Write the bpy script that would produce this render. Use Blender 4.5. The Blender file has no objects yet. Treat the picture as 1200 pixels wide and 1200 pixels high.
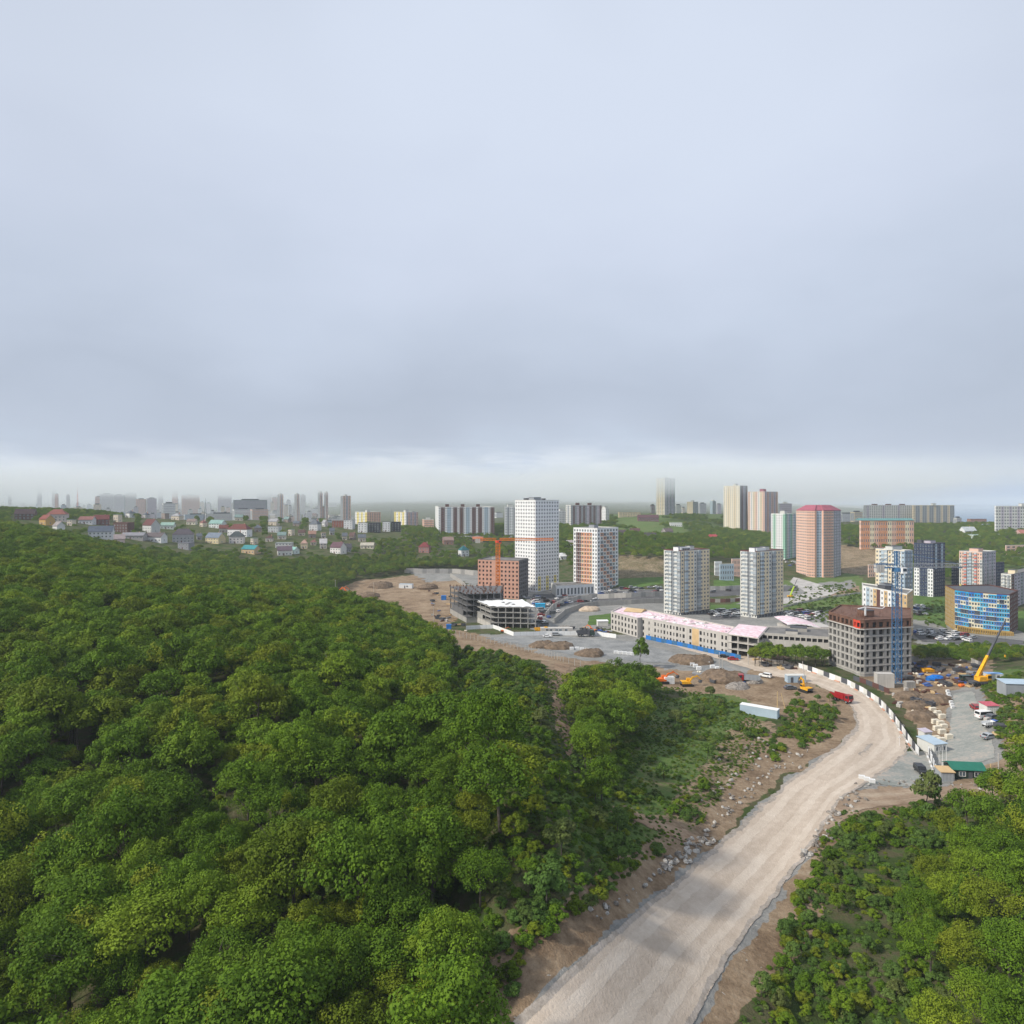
import bpy, bmesh, math, random
import numpy as np
from mathutils import Vector, Matrix
from math import radians, sin, cos, pi, sqrt, atan2
R = random.Random(7)
RN = np.random.default_rng(11)
scene = bpy.context.scene
COL = scene.collection
# ---------------------------------------------------------------- camera (at the drone, world origin; +Y ahead)
cd = bpy.data.cameras.new('camera'); cam = bpy.data.objects.new('camera', cd); COL.objects.link(cam)
cd.sensor_width = 36; cd.lens = 24; cd.shift_y = -0.010; cd.clip_start = 1; cd.clip_end = 40000
cam.rotation_euler = (pi/2, 0, 0); scene.camera = cam
F = 800.0; HY = 588.0
# ---------------------------------------------------------------- sky
SUN_EL, SUN_AZ = radians(38), radians(-112)      # azimuth measured from +Y towards +X
w = bpy.data.worlds.new('World'); scene.world = w; w.use_nodes = True
nt = w.node_tree; nt.nodes.clear()
def N(nt, t, **kw):
    n = nt.nodes.new(t)
    for k, v in kw.items(): setattr(n, k, v)
    return n
def lin(r, g, b):
    f = lambda c: (c/255/12.92) if c/255 <= .04045 else ((c/255+.055)/1.055)**2.4
    return (f(r), f(g), f(b), 1)
out = N(nt, 'ShaderNodeOutputWorld'); bg = N(nt, 'ShaderNodeBackground'); bg2 = N(nt, 'ShaderNodeBackground'); mx = N(nt, 'ShaderNodeMixShader')
sky = N(nt, 'ShaderNodeTexSky', sky_type='NISHITA'); sky.sun_disc = False; sky.sun_elevation = SUN_EL; sky.sun_rotation = SUN_AZ
sky.air_density = 1.2; sky.dust_density = 3
nt.links.new(sky.outputs[0], bg.inputs[0]); bg.inputs[1].default_value = 0.08
tc = N(nt, 'ShaderNodeTexCoord'); sp = N(nt, 'ShaderNodeSeparateXYZ'); nt.links.new(tc.outputs['Generated'], sp.inputs[0])
def noise(nt, vec, scale, detail=4, rough=.55, sc3=None):
    if sc3:
        m = N(nt, 'ShaderNodeMapping'); m.inputs['Scale'].default_value = sc3; nt.links.new(vec, m.inputs[0]); vec = m.outputs[0]
    n = N(nt, 'ShaderNodeTexNoise'); n.inputs['Scale'].default_value = scale; n.inputs['Detail'].default_value = detail
    n.inputs['Roughness'].default_value = rough; nt.links.new(vec, n.inputs['Vector']); return n.outputs[0]
def math_(nt, op, a, b=None, c=None):
    n = N(nt, 'ShaderNodeMath', operation=op)
    for i, v in enumerate((a, b, c)):
        if v is None: continue
        if isinstance(v, (int, float)): n.inputs[i].default_value = v
        else: nt.links.new(v, n.inputs[i])
    return n.outputs[0]
n1 = noise(nt, tc.outputs['Generated'], 2.2, 5, .5, (1, 1, 2.2)); n2 = noise(nt, tc.outputs['Generated'], 6, 6, .6, (1, 1, 4))
z = math_(nt, 'ADD', sp.outputs[2], math_(nt, 'MULTIPLY', math_(nt, 'SUBTRACT', n1, .5), .34))
z = math_(nt, 'ADD', z, math_(nt, 'MULTIPLY', math_(nt, 'SUBTRACT', n2, .5), .03))
cr = N(nt, 'ShaderNodeValToRGB'); nt.links.new(z, cr.inputs[0]); e = cr.color_ramp.elements
stops = [(0.0, (172, 192, 224)), (.03, (190, 202, 219)), (.08, (183, 193, 210)), (.15, (178, 188, 205)), (.25, (190, 200, 217)), (.36, (199, 208, 225)), (.46, (204, 213, 229)), (1, (207, 216, 231))]
while len(e) < len(stops): e.new(.5)
for el, (p, c) in zip(e, stops): el.position = p; el.color = lin(*c)
bd = noise(nt, tc.outputs['Generated'], 1.3, 3, .5)
br = N(nt, 'ShaderNodeMapRange'); br.inputs[1].default_value = .35; br.inputs[2].default_value = .65; br.inputs[3].default_value = 1.04; br.inputs[4].default_value = 1.2
nt.links.new(bd, br.inputs[0])
nt.links.new(br.outputs[0], bg2.inputs[1]); mx.inputs[0].default_value = .92
# torn bright wisps low over the horizon
def smooth_(val, a, b_, c=0., d=1.):
    r = N(nt, 'ShaderNodeMapRange', interpolation_type='SMOOTHSTEP'); nt.links.new(val, r.inputs[0])
    for i, q in enumerate((a, b_, c, d)): r.inputs[i+1].default_value = q
    return r.outputs[0]
wn = smooth_(noise(nt, tc.outputs['Generated'], 5, 7, .62, (1, 1, 6)), .42, .60); wb = math_(nt, 'MULTIPLY', smooth_(sp.outputs[2], -.01, .025), smooth_(sp.outputs[2], .03, .10, 1, 0)); wx_ = math_(nt, 'MULTIPLY', smooth_(sp.outputs[0], -.5, -.15, .5, 1), smooth_(sp.outputs[0], .15, .45, 1, .1))
wm_ = N(nt, 'ShaderNodeMix', data_type='RGBA'); nt.links.new(math_(nt, 'MULTIPLY', math_(nt, 'MULTIPLY', wn, wb), math_(nt, 'MULTIPLY', wx_, 1.)), wm_.inputs[0]); nt.links.new(cr.outputs[0], wm_.inputs[6]); wm_.inputs[7].default_value = lin(230, 236, 245); nt.links.new(wm_.outputs[2], bg2.inputs[0])
nt.links.new(bg.outputs[0], mx.inputs[1]); nt.links.new(bg2.outputs[0], mx.inputs[2]); nt.links.new(mx.outputs[0], out.inputs[0])
sl = bpy.data.lights.new('sun', 'SUN'); sl.energy = 4.3; sl.angle = radians(4); sl.color = (1, .93, .82)
so = bpy.data.objects.new('sun', sl); COL.objects.link(so)
sd = Vector((sin(SUN_AZ)*cos(SUN_EL), cos(SUN_AZ)*cos(SUN_EL), sin(SUN_EL))); so.rotation_euler = sd.to_track_quat('Z', 'Y').to_euler()
scene.view_settings.view_transform = 'Standard'; scene.view_settings.look = 'None'; scene.view_settings.exposure = 0; scene.view_settings.gamma = 1
c_ = scene.cycles; c_.max_bounces = 10; c_.diffuse_bounces = 2; c_.glossy_bounces = 2; c_.transmission_bounces = 3; c_.volume_bounces = 10; c_.volume_max_steps = 256; c_.volume_step_rate = 2.5; c_.transparent_max_bounces = 8
# ---------------------------------------------------------------- helpers
def tag(o, label=None, cat=None, group=None, kind=None):
    if label: o['label'] = label
    if cat: o['category'] = cat
    if group: o['group'] = group
    if kind: o['kind'] = kind
    return o
def empty(name, loc, rz=0, **k):
    o = bpy.data.objects.new(name, None); COL.objects.link(o); o.location = loc; o.rotation_euler = (0, 0, rz); o.empty_display_size = .5
    return tag(o, **k)
def link(name, me, parent=None, loc=(0, 0, 0), rz=0, **k):
    o = bpy.data.objects.new(name, me); COL.objects.link(o); o.location = loc; o.rotation_euler = (0, 0, rz)
    if parent is not None: o.parent = parent
    return tag(o, **k)
_kids = {}
def copy_tree(o, parent=None, sub=True):
    c = o.copy(); COL.objects.link(c)
    if parent is not None: c.parent = parent
    for ch in kids_of(o): copy_tree(ch, c)
    return c
def kids_of(o):
    return [x for x in _reg.get(o.name, [])]
_reg = {}
def reg(o):
    if o.parent is not None: _reg.setdefault(o.parent.name, []).append(o)
    return o
class MB:
    """collects faces, builds ONE mesh"""
    def __init__(s): s.v = []; s.f = []; s.m = []; s.mats = []
    def mi(s, m):
        if m not in s.mats: s.mats.append(m)
        return s.mats.index(m)
    def face(s, pts, m):
        i = len(s.v); s.v += [tuple(p) for p in pts]; s.f.append(tuple(range(i, i+len(pts)))); s.m.append(s.mi(m)); return s
    def box(s, x0, x1, y0, y1, z0, z1, m, rz=0, c=(0, 0)):
        i = len(s.v)
        P = [(x0, y0, z0), (x1, y0, z0), (x1, y1, z0), (x0, y1, z0), (x0, y0, z1), (x1, y0, z1), (x1, y1, z1), (x0, y1, z1)]
        if rz: P = [(c[0]+(x-c[0])*cos(rz)-(y-c[1])*sin(rz), c[1]+(x-c[0])*sin(rz)+(y-c[1])*cos(rz), z) for x, y, z in P]
        s.v += P; k = s.mi(m)
        for f in ((0, 3, 2, 1), (4, 5, 6, 7), (0, 1, 5, 4), (1, 2, 6, 5), (2, 3, 7, 6), (3, 0, 4, 7)): s.f.append(tuple(i+q for q in f)); s.m.append(k)
        return s
    def cbox(s, cx, cy, cz, sx, sy, sz, m): return s.box(cx-sx/2, cx+sx/2, cy-sy/2, cy+sy/2, cz-sz/2, cz+sz/2, m)
    def prism(s, poly, z0, z1, m, mtop=None):
        n = len(poly); i = len(s.v); s.v += [(p[0], p[1], z0) for p in poly]+[(p[0], p[1], z1) for p in poly]; k = s.mi(m)
        for a in range(n): b = (a+1) % n; s.f.append((i+a, i+b, i+n+b, i+n+a)); s.m.append(k)
        s.f.append(tuple(i+n+a for a in range(n))); s.m.append(s.mi(mtop or m)); s.f.append(tuple(i+n-1-a for a in range(n))); s.m.append(k); return s
    def xprism(s, prof, x0, x1, m):
        """profile in (y,z), extruded along x"""
        n = len(prof); i = len(s.v); s.v += [(x0, p[0], p[1]) for p in prof]+[(x1, p[0], p[1]) for p in prof]; k = s.mi(m)
        for a in range(n): b = (a+1) % n; s.f.append((i+a, i+b, i+n+b, i+n+a)); s.m.append(k)
        s.f.append(tuple(i+n+a for a in range(n))); s.m.append(k); s.f.append(tuple(i+n-1-a for a in range(n))); s.m.append(k); return s
    def bar(s, a, b, t, m, n=4, t2=None):
        a = Vector(a); b = Vector(b); d = (b-a)
        if d.length < 1e-6: return s
        d.normalize(); up = Vector((0, 0, 1)) if abs(d.z) < .95 else Vector((1, 0, 0)); x = d.cross(up).normalized(); y = x.cross(d)
        i = len(s.v); k = s.mi(m); t2 = t if t2 is None else t2
        for c, r in ((a, t), (b, t2)):
            for q in range(n):
                an = 2*pi*(q+.5)/n; s.v.append(tuple(c+x*(r*cos(an)*(1.414 if n == 4 else 1)/2)+y*(r*sin(an)*(1.414 if n == 4 else 1)/2)))
        for q in range(n): p = (q+1) % n; s.f.append((i+q, i+p, i+n+p, i+n+q)); s.m.append(k)
        s.f.append(tuple(i+n-1-q for q in range(n))); s.m.append(k); s.f.append(tuple(i+n+q for q in range(n))); s.m.append(k); return s
    def cyl(s, c, axis, r, h, m, n=12):
        a = Vector(c); ax = Vector(axis).normalized(); return s.bar(a-ax*h/2, a+ax*h/2, 2*r, m, n)
    def blob(s, c, r, m, n=6, k=4, jit=.2, rr=None):
        rr = rr or R; i0 = len(s.v); mi = s.mi(m); rx, ry, rz_ = r
        for a in range(k+1):
            for b in range(n):
                th = pi*a/k; ph = 2*pi*b/n; j = 1+rr.uniform(-jit, jit)
                s.v.append((c[0]+rx*j*sin(th)*cos(ph), c[1]+ry*j*sin(th)*sin(ph), c[2]+rz_*j*cos(th)))
        for a in range(k):
            for b in range(n):
                p = (b+1) % n; s.f.append((i0+a*n+b, i0+(a+1)*n+b, i0+(a+1)*n+p, i0+a*n+p)); s.m.append(mi)
        return s
    def mesh(s, name):
        me = bpy.data.meshes.new(name); me.from_pydata(s.v, [], s.f)
        for m in s.mats: me.materials.append(m)
        me.polygons.foreach_set('material_index', s.m); me.update(); return me
    def build(s, name, parent=None, loc=(0, 0, 0), rz=0, **k): return reg(link(name, s.mesh(name), parent, loc, rz, **k))
def np_mesh(name, V, Q, mats, mi=None):
    """V (n,3), Q (m,4) numpy -> mesh"""
    me = bpy.data.meshes.new(name); V = np.asarray(V, np.float32); Q = np.asarray(Q, np.int32); k = Q.shape[1]
    me.vertices.add(len(V)); me.vertices.foreach_set('co', V.ravel()); me.loops.add(Q.size); me.loops.foreach_set('vertex_index', Q.ravel())
    me.polygons.add(len(Q)); me.polygons.foreach_set('loop_start', np.arange(0, Q.size, k, dtype=np.int32)); me.polygons.foreach_set('loop_total', np.full(len(Q), k, np.int32))
    for m in mats: me.materials.append(m)
    if mi is not None: me.polygons.foreach_set('material_index', np.asarray(mi, np.int32))
    me.update(calc_edges=True); return me
# ---------------------------------------------------------------- materials
_mc = {}
def mat(name, col, rough=.8, var=.12, scale=1.5, metal=0, spec=.3, bump=0, col2=None, obj_rand=0, streak=0):
    if name in _mc: return _mc[name]
    m = bpy.data.materials.new(name); m.use_nodes = True; nt = m.node_tree; b = nt.nodes['Principled BSDF']; _mc[name] = m
    b.inputs['Roughness'].default_value = rough; b.inputs['Metallic'].default_value = metal; b.inputs['Specular IOR Level'].default_value = spec
    tc = N(nt, 'ShaderNodeTexCoord'); v = tc.outputs['Object']; col = tuple(col)[:3]
    c2 = tuple(col2)[:3] if col2 else tuple(c*(1-var*2.2) for c in col); c1 = col if col2 else tuple(min(1, c*(1+var)) for c in col)
    n = noise(nt, v, scale, 5, .6)
    if streak: n = math_(nt, 'MULTIPLY_ADD', noise(nt, v, scale*3, 3, .6, (1, 1, .06)), streak, math_(nt, 'MULTIPLY', n, 1-streak))
    mr = N(nt, 'ShaderNodeMapRange'); mr.inputs[1].default_value = .3; mr.inputs[2].default_value = .7; nt.links.new(n, mr.inputs[0]); f = mr.outputs[0]
    mixc = N(nt, 'ShaderNodeMix', data_type='RGBA'); mixc.inputs[6].default_value = (*c2, 1); mixc.inputs[7].default_value = (*c1, 1); nt.links.new(f, mixc.inputs[0]); o = mixc.outputs[2]
    if obj_rand:
        oi = N(nt, 'ShaderNodeObjectInfo'); hv = N(nt, 'ShaderNodeHueSaturation'); nt.links.new(o, hv.inputs['Color'])
        nt.links.new(math_(nt, 'MULTIPLY_ADD', oi.outputs['Random'], obj_rand*2, 1-obj_rand), hv.inputs['Value']); o = hv.outputs[0]
    nt.links.new(o, b.inputs['Base Color'])
    if bump:
        bn = N(nt, 'ShaderNodeBump'); bn.inputs['Distance'].default_value = bump; nt.links.new(noise(nt, v, scale*5, 4), bn.inputs['Height']); nt.links.new(bn.outputs[0], b.inputs['Normal'])
    return m
def glass_mat(name='window_glass', col=(.035, .05, .065), rough=.12):
    if name in _mc: return _mc[name]
    m = bpy.data.materials.new(name); m.use_nodes = True; nt = m.node_tree; b = nt.nodes['Principled BSDF']; _mc[name] = m
    oi = N(nt, 'ShaderNodeObjectInfo'); g = N(nt, 'ShaderNodeNewGeometry'); r = math_(nt, 'FRACT', math_(nt, 'ADD', oi.outputs['Random'], g.outputs['Random Per Island']))
    mixc = N(nt, 'ShaderNodeMix', data_type='RGBA'); mixc.inputs[6].default_value = (*[c*.5 for c in col], 1); mixc.inputs[7].default_value = (*[c*2.2 for c in col], 1); nt.links.new(r, mixc.inputs[0])
    nt.links.new(mixc.outputs[2], b.inputs['Base Color']); b.inputs['Roughness'].default_value = rough; b.inputs['Specular IOR Level'].default_value = .5
    return m
def leaf_mat(name, dark, light, warm):
    m = bpy.data.materials.new(name); m.use_nodes = True; nt = m.node_tree; b = nt.nodes['Principled BSDF']; _mc[name] = m
    tc = N(nt, 'ShaderNodeTexCoord'); oi = N(nt, 'ShaderNodeObjectInfo'); g = N(nt, 'ShaderNodeNewGeometry')
    n = noise(nt, tc.outputs['Object'], .45, 3, .6); r = math_(nt, 'MULTIPLY_ADD', g.outputs['Random Per Island'], .22, math_(nt, 'MULTIPLY', n, .95))
    mr = N(nt, 'ShaderNodeMapRange'); mr.inputs[1].default_value = .3; mr.inputs[2].default_value = .85; nt.links.new(r, mr.inputs[0])
    a = N(nt, 'ShaderNodeMix', data_type='RGBA'); a.inputs[6].default_value = (*dark, 1); a.inputs[7].default_value = (*light, 1); nt.links.new(mr.outputs[0], a.inputs[0])
    c = N(nt, 'ShaderNodeMix', data_type='RGBA'); nt.links.new(a.outputs[2], c.inputs[6]); c.inputs[7].default_value = (*warm, 1)
    pw = noise(nt, g.outputs['Position'], .05, 2); rr = math_(nt, 'MULTIPLY', math_(nt, 'POWER', math_(nt, 'FRACT', math_(nt, 'ADD', oi.outputs['Random'], math_(nt, 'MULTIPLY', pw, 1.5))), 3.4), .8)
    nt.links.new(rr, c.inputs[0])
    hv = N(nt, 'ShaderNodeHueSaturation'); nt.links.new(c.outputs[2], hv.inputs['Color']); nt.links.new(math_(nt, 'MULTIPLY_ADD', oi.outputs['Random'], .5, .75), hv.inputs['Value'])
    nt.links.new(hv.outputs[0], b.inputs['Base Color']); b.inputs['Roughness'].default_value = .7; b.inputs['Specular IOR Level'].default_value = .12
    tr = N(nt, 'ShaderNodeBsdfTranslucent'); nt.links.new(hv.outputs[0], tr.inputs[0]); ms = N(nt, 'ShaderNodeMixShader'); ms.inputs[0].default_value = .25
    nt.links.new(b.outputs[0], ms.inputs[1]); nt.links.new(tr.outputs[0], ms.inputs[2]); nt.links.new(ms.outputs[0], nt.nodes['Material Output'].inputs[0]); return m
# ---------------------------------------------------------------- terrain
def TZ(py, Y): return -(py-HY)/F*Y
ctl = [  # px, Y, z(ground)
 (-400,60,-60),(-400,150,-40),(-400,400,-5),(-400,800,0),(-400,2000,-40),
 (0,50,-62),(0,95,-58),(0,115,-54),(0,145,-47),(0,200,-37),(0,270,-34),(0,400,-26),(0,600,-22),(0,700,-15),(0,850,-12),(0,1150,-36),
 (200,50,-60),(200,90,-53),(200,150,-49),(200,230,-41),(200,350,-46),(200,450,-50),(200,560,-50),(200,640,-44),(200,760,-34),(200,900,-23),(200,1150,-40),
 (100,270,-37),(100,400,-34),(100,520,-36),(100,650,-28),(100,780,-20),(100,900,-15),(100,1150,-38),
 (400,50,-58),(400,85,-53),(400,105,-50),(400,150,-49),(400,250,-51),(400,320,-53),(400,420,-66),(400,530,-69),(400,610,-66),(400,700,-52),(400,850,-37),(400,1000,-31),(400,1200,-44),
 (300,330,-51),(300,450,-56),(300,560,-58),(300,700,-45),(300,850,-32),(300,980,-26),(300,1200,-42),
 (500,50,-57),(500,85,-53),(500,115,-51),(500,170,-54),(500,240,-57),(500,300,-64),(500,380,-69),(500,520,-71),(500,640,-66),(500,800,-46),(500,880,-41),(500,1000,-43),
 (600,50,-55),(600,100,-44),(600,140,-46),(600,190,-51),(600,240,-57),(600,290,-66),(600,360,-69),(600,450,-71),(600,560,-71),(600,680,-66),(600,850,-46),(600,1000,-40),
 (700,50,-58),(700,90,-50),(700,130,-54),(700,180,-60),(700,230,-64),(700,300,-68),(700,400,-70),(700,540,-71),(700,640,-60),(700,800,-42),(700,1000,-36),
 (800,50,-60),(800,80,-58),(800,120,-59),(800,150,-61),(800,200,-65),(800,245,-68),(800,420,-70),(800,540,-71),(780,620,-51),(800,760,-47),(800,1000,-42),(800,1200,-27),(800,1500,-26),
 (900,50,-60),(900,120,-63),(900,160,-65),(900,200,-67),(900,250,-68),(900,420,-70.5),(900,560,-72),(900,650,-68),(900,755,-62),(890,900,-52),(890,1070,-48),(900,1300,-36),
 (1000,60,-60),(1000,120,-62),(1000,160,-65),(1000,190,-67),(1000,250,-68),(1000,420,-70),(1000,560,-71),(1000,700,-70),(1000,780,-60),(1000,860,-44),(1000,1000,-38),(1000,1200,-36),
 (1100,60,-58),(1100,120,-61),(1100,150,-64),(1100,175,-67.5),(1100,210,-68),(1100,260,-68),(1100,362,-71),(1100,507,-71),(1100,700,-64),(1100,900,-48),(1100,1100,-38),(1100,1300,-38),
 (1200,60,-56),(1200,120,-58),(1200,160,-62),(1190,185,-63),(1200,215,-61),(1200,240,-62),(1200,300,-68),(1200,400,-70),(1200,600,-69),(1200,800,-46),(1200,900,-38),
 (1600,60,-55),(1600,200,-60),(1600,500,-60),(1600,1000,-40),
 (0,1500,-60),(200,1500,-60),(400,1500,-58),(600,1500,-45),(1000,1500,-45),(1200,1500,-75),(1100,1600,-60),
 (0,2500,-52),(200,2500,-50),(400,2500,-42),(600,2500,-30),(800,2500,-32),(950,2500,-50),(1060,2200,-80),(1150,2500,-150),(1600,2500,-150),(-400,3500,-40),
 (0,4000,-30),(200,4000,-35),(400,4000,0),(600,4000,30),(800,4000,-8),(950,4000,-30),(1040,4000,-60),(1100,4000,-150),(1200,4000,-150),
 (0,7000,60),(400,7000,90),(700,7000,60),(900,7000,-35),(1000,7000,-60),(1080,7000,-150),(1200,7000,-150),(1600,7000,-150),(-400,8000,80)]
def uv_(px, Y): return np.stack([np.asarray(px, float)/100, np.log(np.asarray(Y, float))*3.2], -1)
P = uv_([c[0] for c in ctl], [c[1] for c in ctl]); Zc = np.array([c[2] for c in ctl], float)
def K_(d2): return .5*d2*np.log(d2+1e-9)
n_ = len(P); d2 = ((P[:, None]-P[None])**2).sum(-1); A = np.zeros((n_+3, n_+3)); A[:n_, :n_] = K_(d2)+np.eye(n_)*.02
A[:n_, n_:] = np.c_[np.ones(n_), P]; A[n_:, :n_] = A[:n_, n_:].T; W = np.linalg.solve(A, np.r_[Zc, 0, 0, 0])
NC, NR = 520, 760; PX0, PX1 = -500., 1700.; L0, L1 = math.log(34), math.log(12000)
gpx = np.linspace(PX0, PX1, NC); gl = np.linspace(L0, L1, NR); GP, GL = np.meshgrid(gpx, gl)
q = uv_(GP.ravel(), np.exp(GL.ravel())); GZ = np.zeros(len(q))
for s in range(0, len(q), 20000):
    qq = q[s:s+20000]; d = ((qq[:, None]-P[None])**2).sum(-1); GZ[s:s+20000] = K_(d)@W[:n_]+W[n_]+qq@W[n_+1:]
GZ = GZ.reshape(NR, NC); GY = np.exp(GL); GX = (GP-600)/F*GY; GPY = HY-GZ/GY*F
def vnoise(x, y, s=0):
    xi = np.floor(x).astype(np.int64); yi = np.floor(y).astype(np.int64); fx = x-xi; fy = y-yi; fx = fx*fx*(3-2*fx); fy = fy*fy*(3-2*fy)
    def h(a, b):
        k = (a*374761393+b*668265263+s*974634777) & 0x7fffffff; k = (k ^ (k >> 13))*1274126177 & 0x7fffffff; return ((k ^ (k >> 16)) & 0xffff)/65535.
    return (h(xi, yi)*(1-fx)+h(xi+1, yi)*fx)*(1-fy)+(h(xi, yi+1)*(1-fx)+h(xi+1, yi+1)*fx)*fy
def fbm(x, y, s=0, o=4): return sum(vnoise(x*2**i, y*2**i, s+i)/2**(i+1) for i in range(o))
def inpoly(x, y, poly):
    r = np.zeros(np.shape(x), bool); n = len(poly)
    for i in range(n):
        x0, y0 = poly[i]; x1, y1 = poly[(i+1) % n]
        if y0 == y1: continue
        r ^= ((y0 > y) != (y1 > y)) & (x < (x1-x0)*(y-y0)/(y1-y0)+x0)
    return r
# world-space relief
amp = np.clip(GY/260, .25, 1)
flat = ((GP > 500) & (GY > 235) & (GY < 560)) | ((GP > 980) & (GY > 165) & (GY < 300))
RL = [(590,1215),(700,1110),(833,1000),(920,920),(985,873),(1004,852),(1001,832),(983,815),(955,803),(905,792),(865,780),(835,770),(805,762),(775,753),(752,745),(735,738)]
RR = [(800,1215),(860,1110),(945,1000),(985,935),(1040,903),(1064,880),(1058,850),(1035,822),(1000,801),(965,789),(930,777),(900,769),(868,761),(835,752),(800,744),(765,736),(745,732)]
def _inp(x, y, p): return inpoly(x, y, p)
rmask = (_inp(GP, GPY, RL+RR[::-1]) & (GY < 420)).astype(float)
for _ in range(3): rmask = np.maximum(rmask, np.pad(rmask, 1, mode='edge')[:-2, 1:-1]*.85); rmask = np.maximum(rmask, np.pad(rmask, 1, mode='edge')[2:, 1:-1]*.85); rmask = np.maximum(rmask, np.pad(rmask, 1, mode='edge')[1:-1, :-2]*.85); rmask = np.maximum(rmask, np.pad(rmask, 1, mode='edge')[1:-1, 2:]*.85)
GZ += (1-rmask)*(fbm(GX/14+50, GY/14+90, 1)-.5)*np.where(flat, .5, 2.2)*amp + (1-.93*rmask)*(fbm(GX/2.5+9, GY/2.5+7, 5)-.5)*np.where(flat, .12, .5)
def H(X, Y):
    X = np.asarray(X, float); Y = np.asarray(Y, float); px = X/Y*F+600
    a = (px-PX0)/(PX1-PX0)*(NC-1); b = (np.log(Y)-L0)/(L1-L0)*(NR-1); a = np.clip(a, 0, NC-1.001); b = np.clip(b, 0, NR-1.001)
    i = a.astype(int); j = b.astype(int); fa = a-i; fb = b-j
    return (GZ[j, i]*(1-fa)+GZ[j, i+1]*fa)*(1-fb)+(GZ[j+1, i]*(1-fa)+GZ[j+1, i+1]*fa)*fb
def h(x, y): return float(H(x, y))
_ly = np.exp(np.linspace(math.log(36), math.log(9000), 9000))
def at(px, py, y0=36, up=0):
    """ground point seen at photograph pixel (px, py), at least y0 metres off"""
    Y = _ly[_ly >= y0]; X = (px-600)/F*Y; r = -(py-HY)/F*Y; hz = H(X, Y)+up; k = np.nonzero(r <= hz)[0]
    i = k[0] if len(k) else len(Y)-1
    return Vector((X[i], Y[i], H(X[i], Y[i])))
def dist(px, Y): x = (px-600)/F*Y; return Vector((x, Y, h(x, Y)))
# ---- ground zones: dirt / gravel / meadow weights kept as a vertex attribute
D = [([(745,775),(860,765),(930,790),(985,815),(1005,835),(1003,860),(950,893),(885,930),(840,985),(790,1010),(830,950),(880,900),(905,868),(925,850),(900,830),(860,818),(830,812),(760,805)],120,420),
     ([(370,700),(420,680),(500,672),(570,690),(570,705),(520,735),(600,750),(700,768),(750,775),(740,792),(690,790),(650,800),(640,785),(520,757),(490,745),(470,715),(400,705)],280,640),
     ([(635,770),(690,768),(680,792),(664,790),(655,815),(664,845),(672,885),(655,890),(650,850),(642,800)],150,330),
     ([(700,945),(740,945),(800,965),(830,990),(800,995),(760,965),(700,955)],90,200),
     ([(925,965),(1010,912),(1100,908),(1210,895),(1300,890),(1300,960),(1200,932),(1100,945),(1010,958),(960,1000),(900,1060),(860,1120),(850,1100),(900,1000)],60,220),
     ([(1030,768),(1160,765),(1170,812),(1115,835),(1112,888),(1085,870),(1058,825),(1000,790)],175,330),
     ([(1160,815),(1215,790),(1215,910),(1150,915),(1145,870),(1185,850)],150,300),
     ([(980,637),(1040,645),(1035,676),(985,672)],600,900,.6), ([(722,650),(782,652),(785,683),(722,680)],520,700,.52),([(820,1000),(905,918),(930,880),(905,845),(870,840),(835,880),(800,925),(765,965),(770,1000)],100,260,.62),
     ([(1000,680),(870,700),(870,712),(1010,695)],450,640), ([(560,1200),(540,1120),(760,985),(840,985),(960,1000),(960,1090),(820,1230)],60,140)]
G = [([(555,742),(700,740),(760,745),(840,762),(900,775),(870,790),(800,785),(745,782),(690,775),(640,766),(600,757)],230,420),
     ([(600,688),(780,690),(790,722),(720,735),(640,745),(620,735),(615,700)],330,620), ([(735,716),(980,716),(975,755),(870,745),(760,742)],280,480),
     ([(1060,725),(1215,735),(1215,762),(1090,760),(1060,745)],290,480), ([(865,690),(1000,680),(1000,690),(930,700),(900,712),(865,712)],480,700),
     ([(475,668),(570,668),(590,690),(575,700),(540,680),(500,682)],470,640), ([(985,895),(1040,885),(1112,885),(1120,925),(985,925)],150,220),
     ([(1108,808),(1150,808),(1165,850),(1175,890),(1100,895),(1112,850)],165,260), ([(826,1000),(913,920),(985,868),(1010,850),(1010,870),(947,1000),(918,1040),(800,1220),(590,1220),(690,1105)],60,190)]
M = [([(880,684),(1000,672),(1030,690),(1000,735),(900,735),(850,715)],400,680), ([(680,716),(718,716),(718,732),(690,730)],350,480), ([(1070,692),(1120,690),(1110,740),(1060,735)],340,520),
     ([(680,590),(860,590),(860,628),(690,628)],850,1700), ([(1165,650),(1215,640),(1215,700),(1185,680)],450,900), ([(1110,792),(1215,780),(1215,890),(1170,860)],180,300), ([(700,840),(900,790),(900,850),(820,1000),(650,1010)],90,260)]
wx = (fbm(GX/6, GY/6, 11)-.5)*26*np.clip(200/GY, .25, 1.3); wy = (fbm(GX/6+99, GY/6, 12)-.5)*15*np.clip(200/GY, .2, 1.2)
def zone(polys):
    z = np.zeros(GX.shape)
    for p, a, b, *wg in polys:
        wgt = wg[0] if wg else 1.
        z = np.maximum(z, wgt*(inpoly(GP+wx, HY-GZ/GY*F+wy, p) & (GY >= a) & (GY <= b)).astype(float))
    return z
zd, zg, zm = zone(D), zone(G), zone(M)
V = np.stack([GX, GY, GZ], -1).reshape(-1, 3); ii = np.arange(NR-1)[:, None]*NC+np.arange(NC-1)[None]; ii = ii.ravel(); Q = np.stack([ii, ii+1, ii+NC+1, ii+NC], 1)
gm = bpy.data.materials.new('ground_soil'); gm.use_nodes = True; nt = gm.node_tree; b = nt.nodes['Principled BSDF']; b.inputs['Roughness'].default_value = .95; b.inputs['Specular IOR Level'].default_value = .1
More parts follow.
